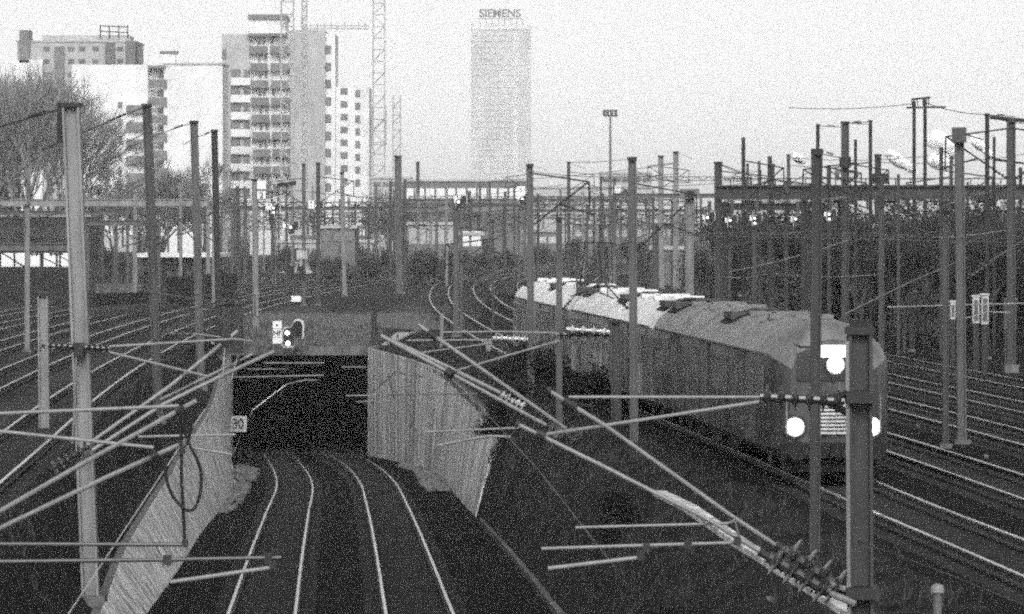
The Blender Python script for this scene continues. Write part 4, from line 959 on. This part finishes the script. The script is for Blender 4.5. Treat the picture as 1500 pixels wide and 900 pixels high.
# long low buildings and sheds behind the yard
def low(label, x0, x1, yt, Z, m, n, wm='window', yw=None, hw=5, name='low_building', dp=12):
    b = bld(name, label, x0, x1, yt, Z, dp, m)
    for k in range(n):
        x = x0 + (x1-x0)*(k+.5)/n; win(b, x, yw or yt+8, (x1-x0)/n*.7, hw, Z-.02, 'window', wm, False)
    return b
low('long low building with a bright white window band beside the office tower foot', 592, 775, 266, 640, 'shed', 12, 'white', 284, 14)
low('pale low shed left of the long building, behind the stout mast', 545, 600, 262, 690, 'render_g', 4)
low('hazy grey row building right of the office tower, behind the hazy masts', 775, 960, 276, 700, 'render_g', 14, 'shed', 292, 8)
low('hazy taller block left of the thick hazy masts', 880, 955, 255, 900, 'render_g', 5, 'shed', 264, 5)
low('small dull grey shed between stout mast and long building', 598, 665, 330, 470, 'shed', 5, 'render_g', 345, 24)
low('small shed with two pale doors in front of the long building', 672, 706, 345, 440, 'shed', 2, 'render', 350, 20, dp=8)
low('dark low depot building behind the signals left of the stout mast', 470, 520, 335, 460, 'shed', 3, 'window', 347, 12)
low('pale wall of a workshop below the apartment tower', 410, 545, 356, 500, 'render_g', 9, 'shed', 372, 14)
low('grey yard hut behind the train roof', 765, 820, 340, 560, 'shed', 3, 'dirtywhite', 352, 8)
low('long grey yard building behind the hooked arm mast', 840, 1010, 328, 620, 'shed', 10, 'render_g', 342, 8)
low('pale yard cabin with two windows under the head box mast', 955, 1000, 366, 400, 'shed', 2, 'galv', 378, 8, dp=5)
low('grey workshop at the left edge under the bare tree', -60, 130, 318, 420, 'steel_m', 8, 'galv', 342, 14)
cb = low('white lit cabin row at the left edge below the lowest gantry beam', -20, 104, 366, 300, 'barrier', 6, 'white', 381, 17, dp=6)
# platform canopy
cn = thing('platform_canopy', P(265, 452, 345), 'platform canopy with bright edge and dark underside left of centre', 'canopy')
MB().box2(P(200, 377, 340), P(338, 370, 352)).build('roof', M['render'], cn); MB().box2(P(204, 398, 343), P(336, 378, 350)).build('fascia', M['shed'], cn)
for x in (212, 240, 268, 296, 326): MB().tube([P(x, 425, 345), P(x, 377, 345)], .12, 8).build('column', M['galv'], cn)
pf = MB().box2(P(140, 416, 350), (P(330, 416, 350).x, 354, G0)).build('platform', M['conc_d']); tag(pf, kind='structure')
def barrier(label, pts, h, mt='barrier', th=.3, name='noise_barrier', cat='wall', gap=2.5):
    root = thing(name, pts[0], label, cat); m = MB()
    for a, b in zip(pts[:-1], pts[1:]):
        a = Vector(a); b = Vector(b); d = b - a; n = max(1, int(d.length/gap))
        for k in range(n):
            c = a + d*((k+.5)/n); m.box(c + Vector((0, 0, h/2)), (d.length/n - .02, th, h), math.atan2(d.y, d.x)); e = a + d*(k/n); MB().box(e + Vector((0, 0, h/2+.05)), (.2, th+.12, h+.1), math.atan2(d.y, d.x)).build('post', M['steel_d'], root)
    m.build('panel', M[mt], root); return root
barrier('sooty dark noise barrier behind the left tracks beyond the third tall mast', [(-19.6-3, 232, G0), (-36, 250, G0)][::-1], 2.0) if False else None
barrier('sooty dark barrier panels beyond the left tracks below the canopy', [P(240, 447, 290) - Vector((0, 0, 0)), P(345, 437, 310)], 1.9)
barrier('low dark hedge like barrier left of the sooty panels behind the thick mast', [P(132, 449, 280), P(222, 448, 283)], .9, 'leaf')
barrier('pale low platform edge wall along the outer left track', [P(130, 466, 250), P(225, 455, 268)], .45, 'conc_d')
eb = thing('equipment_cabinet', P(340, 500, 205), 'dark square trackside cabinet left of the signal above the tunnel', 'cabinet')
MB().box2(P(322, 503, 205), P(356, 446, 206.4)).build('body', M['barrier'], eb); MB().box2(P(321, 446, 204.9), P(357, 443, 206.5)).build('lid', M['steel_d'], eb); MB().box2(P(325, 499, 204.95), P(338, 450, 204.99)).build('door', M['steel_d'], eb); MB().box2(P(340, 499, 204.95), P(353, 450, 204.99)).build('door', M['steel_d'], eb)
for x, y0, y1, w_, lab in ((1443, 433, 475, 10, 'tall pale trackside cabinet right of the pale steam mast'), (1430, 435, 474, 9, 'pale narrow cabinet close beside the tall one at far right'), (1396, 443, 468, 7, 'smallest pale cabinet left of the pale steam mast'), (1480, 440, 483, 18, 'broad grey cabinet beneath the mast nearest the right edge')):
    Z = 165; a = P(x-w_/2, y0, Z); b = P(x+w_/2, y1, Z); c = thing('trackside_cabinet', ((a.x+b.x)/2, Z, b.z), lab, 'cabinet', 'cabinets among the right hand tracks')
    mt = 'dirtywhite' if w_ < 15 else 'galv'
    MB().box2((a.x, Z, b.z), (b.x, Z+.4, a.z)).build('body', M[mt], c); MB().box2((a.x-.04, Z-.05, a.z), (b.x+.04, Z+.45, a.z+.07)).build('lid', M[mt], c); MB().box2((a.x+.04, Z-.02, b.z+.1), (b.x-.04, Z-.005, a.z-.12)).build('door', M['galv'], c)
    MB().box2((a.x+.02, Z+.05, ground_z(a.x, Z)-.1), (b.x-.02, Z+.35, b.z)).build('plinth', M['steel_d'], c)
# lattice cranes
def lattice(root, x, y0, y1, w, Z, r=.09, step=None, name='lattice_mast', mt='crane'):
    a = P(x, y1, Z); b = P(x, y0, Z); m = MB(); hw = w*Z/F/2
    for sx in (-1, 1):
        for sy in (-1, 1): m.tube([(a.x+sx*hw, Z+sy*hw, a.z), (a.x+sx*hw, Z+sy*hw, b.z)], r, 4)
    st = step or hw*2; z = a.z; k = 0
    while z < b.z - st:
        s_ = 1 if k % 2 else -1
        for sy in (-1, 1): m.tube([(a.x-s_*hw, Z+sy*hw, z), (a.x+s_*hw, Z+sy*hw, z+st)], r*.6, 3); m.tube([(a.x-hw, Z+sy*hw, z), (a.x+hw, Z+sy*hw, z)], r*.5, 3)
        z += st; k += 1
    return m.build(name, M[mt], root)
for x, y0, y1, w_, Z, lab in ((555, -60, 300, 17, 800, 'tallest lattice crane mast between the apartment tower and the office tower'), (581, 140, 300, 11, 760, 'shorter lattice crane mast directly behind the stout mast'), (421, -60, 40, 18, 700, 'lattice crane mast sticking up behind the apartment tower roof'), (446, -60, 36, 7, 705, 'thin lattice mast beside the crane on the apartment tower roof')):
    b = P(x, 345, Z); c = thing('tower_crane', (b.x, Z, G0), lab, 'crane', 'lattice cranes behind the apartment tower'); lattice(c, x, y0, 345, w_, Z, .10)
    if x == 555: lattice(c, x, 155, 212, 20, Z, .12, name='climbing_collar')
fl = thing('floodlight_mast', P(893, 345, 620), 'faint thin floodlight mast with a wide lamp frame, right of the office tower', 'mast')
MB().tube([P(894, 345, 620), P(894, 172, 620)], [.28, .15], 8).build('pole', M['shed'], fl); m = MB(); m.tube([P(884, 162, 620), P(905, 162, 620)], .12, 5); m.tube([P(884, 170, 620), P(905, 170, 620)], .12, 5); m.build('frame', M['shed'], fl)
for x in (885, 890, 896, 902): MB().box(P(x, 166, 619.6), (.45, .3, .6)).build('floodlight', M['steel_m'], fl)

# ------------------------------------------------------------------ trees
def bare_tree(seed, h, spread, levels=7):
    r_ = random.Random(seed); tr = MB(); tw = MB()
    def grow(p, d, L, rad, lev):
        q = p + d*L; mid = p + d*L*.5 + Vector((r_.uniform(-.05, .05), r_.uniform(-.05, .05), 0))*L
        (tr if lev < 2 else tw).tube([p, mid, q], [rad, rad*.85, rad*.7], 6 if lev < 2 else 3, cap=False)
        if lev >= levels: return
        for k in range(3 if lev else 5):
            a = r_.uniform(0, 6.28); sp = r_.uniform(.3, .85) * spread
            nd = (d + Vector((math.cos(a)*sp, math.sin(a)*sp, r_.uniform(-.05, .35)))).normalized()
            grow(p + d*L*r_.uniform(.55, 1.0), nd, L*r_.uniform(.68, .88), max(rad*.6, .017), lev+1)
    grow(Vector((0, 0, 0)), Vector((0, 0, 1)), h*.27, h*.016, 0)
    return tr, tw
def put_bare(proto, label, x, yb, Z, sc, rz, group):
    p = P(x, yb, Z); c = proto if not proto.get('used') else copy_tree(proto)
    proto['used'] = 1; c.location = (p.x, Z, G0-.1); c.scale = (sc, sc, sc); c.rotation_euler = (0, 0, rz); tag(c, label, 'tree', group); return c
def bare_proto(seed, h, spread, lv, tm='twig'):
    root = thing('bare_tree', (0, 0, 0), 'x', 'tree'); a, b = bare_tree(seed, h, spread, lv)
    a.build('trunk', M['bark'], root); b.build('crown', M[tm], root); return root
b1 = bare_proto(3, 18, .8, 7); b2 = bare_proto(11, 12, 1.0, 7); b3 = bare_proto(29, 12, 1.0, 7, 'bark')
put_bare(b1, 'tallest bare tree at the far left edge, its twigs before the stepped block', 28, 360, 400, 1.3, .3, 'bare trees on the left')
put_bare(b1, 'bare tree cut by the left edge of the photo', -25, 360, 380, 1.2, 2.1, 'bare trees on the left')
put_bare(b1, 'bare tree showing just left of the thick leaning mast', 82, 360, 430, 1.15, 4.0, 'bare trees on the left')
for i, (x, Z, sc) in enumerate(((5, 430, 1.25), (48, 470, 1.35), (-8, 460, 1.4))): put_bare(b1, 'hazy bare tree filling the mass of twigs at the left edge', x, 360, Z, sc, i*1.37+.8, 'bare trees massed at the left edge')
put_bare(b2, 'bare bushy tree just right of the second tall mast', 236, 360, 440, 1.18, 0, 'bare trees on the left')
put_bare(b2, 'bare bushy tree between the thick leaning mast and the second tall mast', 165, 360, 430, 1.05, 1.7, 'bare trees on the left')
put_bare(b2, 'bare bushy tree between the third and fourth tall masts', 296, 360, 450, 1.1, 3.1, 'bare trees on the left')
put_bare(b2, 'low bare tree at the foot of the white apartment block, left of the second mast', 205, 360, 470, 1.0, 4.4, 'bare trees on the left')
put_bare(b2, 'small bare tree below the lattice cranes', 568, 350, 600, .95, .8, 'bare trees on the left'); put_bare(b2, 'small hazy bare tree at the right foot of the apartment tower', 548, 350, 560, .72, 5.2, 'bare trees on the left')

def leafy(seed, h, w, n, leafm='leaf', size=.28):
    r_ = random.Random(seed); root = thing('leafy_tree', (0, 0, 0), 'x', 'tree'); m = MB()
    m.tube([(0, 0, 0), (.1, 0, h*.4), (0, .1, h*.75)], [h*.03, h*.022, h*.008], 8)
    lobes = []
    for k in range(11):
        a = r_.uniform(0, 6.28); zz = r_.uniform(.16, .9); rr = w*.5*math.sin(min(1, zz*1.15+.25)*math.pi*.85)*r_.uniform(.3, .95); c = Vector((math.cos(a)*rr, math.sin(a)*rr, zz*h)); lobes.append((c, r_.uniform(.16, .30)*w))
        m.tube([(0, 0, max(.2*h, c.z*.55)), c], [h*.012, h*.004], 5)
    m.build('trunk', M['bark'], root, local=True)
    vs = []; fs = []
    for _ in range(n):
        c, rr = r_.choice(lobes); d = Vector((r_.gauss(0, 1), r_.gauss(0, 1), r_.gauss(0, .85))); d.normalize(); p = c + d*rr*(r_.random()**.45)*r_.choice((1, 1, 1, 1.25))
        if p.z < .05: p.z = r_.uniform(.05, .6)
        u = Vector((r_.gauss(0, 1), r_.gauss(0, 1), r_.gauss(0, 1))).normalized(); v = u.cross(Vector((r_.gauss(0, 1), r_.gauss(0, 1), r_.gauss(0, 1)))).normalized(); s = size*r_.uniform(.5, 1.3); o = len(vs)
        vs += [p-u*s*.5, p+v*s*.3, p+u*s*.5, p-v*s*.3]; fs.append((o, o+1, o+2, o+3))
    k = MB(); k.add(vs, fs); k.build('crown', M[leafm], root, local=True); return root
L1 = leafy(5, 7.5, 6.0, 15000, 'leaf', .19); L2 = leafy(8, 6.2, 6.5, 15000, 'leaf_m', .19); L3 = leafy(14, 4.0, 5.0, 5200, 'leaf_l', .22); L4 = leafy(21, 2.2, 3.0, 3000, 'leaf', .16)
def put_leafy(pr, label, x, Z, sc, rz, group, zs=1.0, gz=None):
    s = F/Z; X = (x-750)/s; c = pr if not pr.get('used') else copy_tree(pr); pr['used'] = 1
    c.location = (X, Z, ground_z(X, Z)-.1 if gz is None else gz); c.scale = (sc, sc, sc*zs); c.rotation_euler = (0, 0, rz); tag(c, label, 'tree' if pr in (L1, L2) else 'bush', group); return c
dl = 'dark dense tree in the unbroken dark mass behind the right hand tracks'; dg = 'dark trees massed on the right'
for i, (x, Z, sc) in enumerate(((1085, 300, 1.0), (1120, 262, .92), (1165, 248, .95), (1205, 236, 1.0), (1250, 228, 1.0), (1300, 226, 1.02), (1350, 222, 1.0), (1400, 222, 1.0), (1450, 218, 1.0), (1500, 216, 1.02), (1545, 216, 1.0), (1060, 330, .95), (1140, 290, 1.05), (1230, 262, 1.1), (1325, 250, 1.1), (1430, 246, 1.12), (1520, 244, 1.1))):
    put_leafy(L1 if i % 2 else L2, dl, x, Z, sc * (.97 if i % 2 else 1.12) * (.66 + .40*((i*0.618) % 1)), i*1.9, dg)
for i, (x, Z, sc) in enumerate(((1100, 225, .62), (1180, 205, .55), (1262, 200, .6), (1325, 190, .5), (1375, 200, .62), (1440, 190, .55), (1505, 195, .6))):
    put_bare(b3, 'leafless dark grey tree standing in front of the dark trees on the right', x, 500, Z, sc*1.05, i*1.1, 'leafless trees before the dark trees')
put_leafy(L3, 'grey bush with pale clumps under the tree mass right of the small cabinets', 1230, 205, 1.0, .4, 'grey bushes under the dark trees'); put_leafy(L3, 'grey bush with pale clumps below the dark gantry, left of the cab mast', 1150, 222, 1.05, 2.2, 'grey bushes under the dark trees'); put_leafy(L3, 'low grey bush near the pale cabinets', 1345, 200, .7, 4, 'grey bushes under the dark trees')
for i, (x, Z, sc, lab) in enumerate(((768, 155, 1.0, 'ragged black bush by the rear carriage, leftmost of the three beside the train'), (812, 140, 1.1, 'ragged black bush in front of the rear carriage underframe, middle of three'), (868, 128, .95, 'ragged black bush below the middle carriage, rightmost of three'))):
    s = F/Z; X = (x-750)/s; put_leafy(L4, lab, x, Z, sc*.75, i*2, 'black bushes along the train side')
put_leafy(L4, 'dark scrub where the bright tunnel wall ends, above the bank', 735, 148, .6, 1, 'scrub on the cutting bank'); put_leafy(L4, 'dark scrub patch on the bank below the long crossing tubes', 905, 96, .55, 3, 'scrub on the cutting bank'); put_leafy(L4, 'dark scrub patch on the bank nearest the lower middle edge', 960, 74, .5, 5, 'scrub on the cutting bank')
hz = [(590, 350, .75), (625, 345, .8), (668, 350, .7), (700, 340, .75), (470, 345, .6), (500, 350, .7), (545, 345, .65), (610, 430, .9), (655, 440, .8), (700, 470, .9), (745, 450, .75), (790, 440, .8), (840, 430, .85), (885, 420, .9), (930, 400, .9), (975, 380, .9), (1015, 350, .9), (420, 400, .7), (465, 420, .7), (520, 430, .8), (560, 440, .8), (360, 390, .6), (20, 340, .8), (70, 350, .8), (160, 400, .7), (120, 330, .6)]
for i, (x, Z, sc) in enumerate(hz): put_leafy(L3, 'hazy grey shrub in the scrubby yard edge beyond the far tracks', x, Z+60, sc*(1.0+.35*((i*37) % 5)/5), i*1.3, 'hazy shrubs beyond the far tracks')

# ------------------------------------------------------------------ light flares
M['flare'] = mat('flare', .95, .9, var=.02, scale=1, spec=0)
def blob(label, x, y, Z, w, h, rot, n=1700):  # white mesh blobs added to stand in for bright light reflections
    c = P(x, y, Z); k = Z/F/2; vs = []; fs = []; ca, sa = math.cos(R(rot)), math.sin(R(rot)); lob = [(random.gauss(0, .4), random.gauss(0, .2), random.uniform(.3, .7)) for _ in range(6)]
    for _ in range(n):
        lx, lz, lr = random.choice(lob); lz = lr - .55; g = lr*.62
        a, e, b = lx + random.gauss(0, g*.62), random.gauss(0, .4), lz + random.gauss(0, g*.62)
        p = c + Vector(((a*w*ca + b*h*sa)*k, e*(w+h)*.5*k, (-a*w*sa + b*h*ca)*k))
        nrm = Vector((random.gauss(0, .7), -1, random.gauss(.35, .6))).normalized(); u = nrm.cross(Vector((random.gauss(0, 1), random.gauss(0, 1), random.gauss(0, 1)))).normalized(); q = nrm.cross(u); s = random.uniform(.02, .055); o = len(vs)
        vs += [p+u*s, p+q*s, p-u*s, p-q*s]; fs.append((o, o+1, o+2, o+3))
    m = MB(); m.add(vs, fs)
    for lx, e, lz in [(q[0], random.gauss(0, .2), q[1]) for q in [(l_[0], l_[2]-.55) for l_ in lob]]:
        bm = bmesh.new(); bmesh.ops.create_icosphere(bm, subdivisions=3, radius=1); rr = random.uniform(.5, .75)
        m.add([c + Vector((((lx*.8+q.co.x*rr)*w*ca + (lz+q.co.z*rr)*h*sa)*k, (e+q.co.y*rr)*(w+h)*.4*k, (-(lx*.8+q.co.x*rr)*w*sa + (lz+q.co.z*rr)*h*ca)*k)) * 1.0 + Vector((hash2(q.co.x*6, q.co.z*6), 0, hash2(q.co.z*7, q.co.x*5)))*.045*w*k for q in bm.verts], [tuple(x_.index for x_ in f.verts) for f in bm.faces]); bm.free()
    return tag(m.build('flare_blob', M['flare'], smooth=True), label, 'flare', 'white flare blobs above the dark gantry')
blob('largest white steam puff, left of the broad headed mast', 1380, 210, 260, 46, 40, 30); blob('white steam puff just below the largest one', 1376, 238, 260, 42, 30, 20)
blob('white steam streak left of the twin poles', 1320, 236, 260, 54, 26, 38); blob('small white steam streak right of the broad headed mast', 1433, 211, 260, 40, 20, 38); blob('smallest faint white flare puff by the leftmost dark mast over the gantry', 1171, 231, 260, 28, 20, 25)
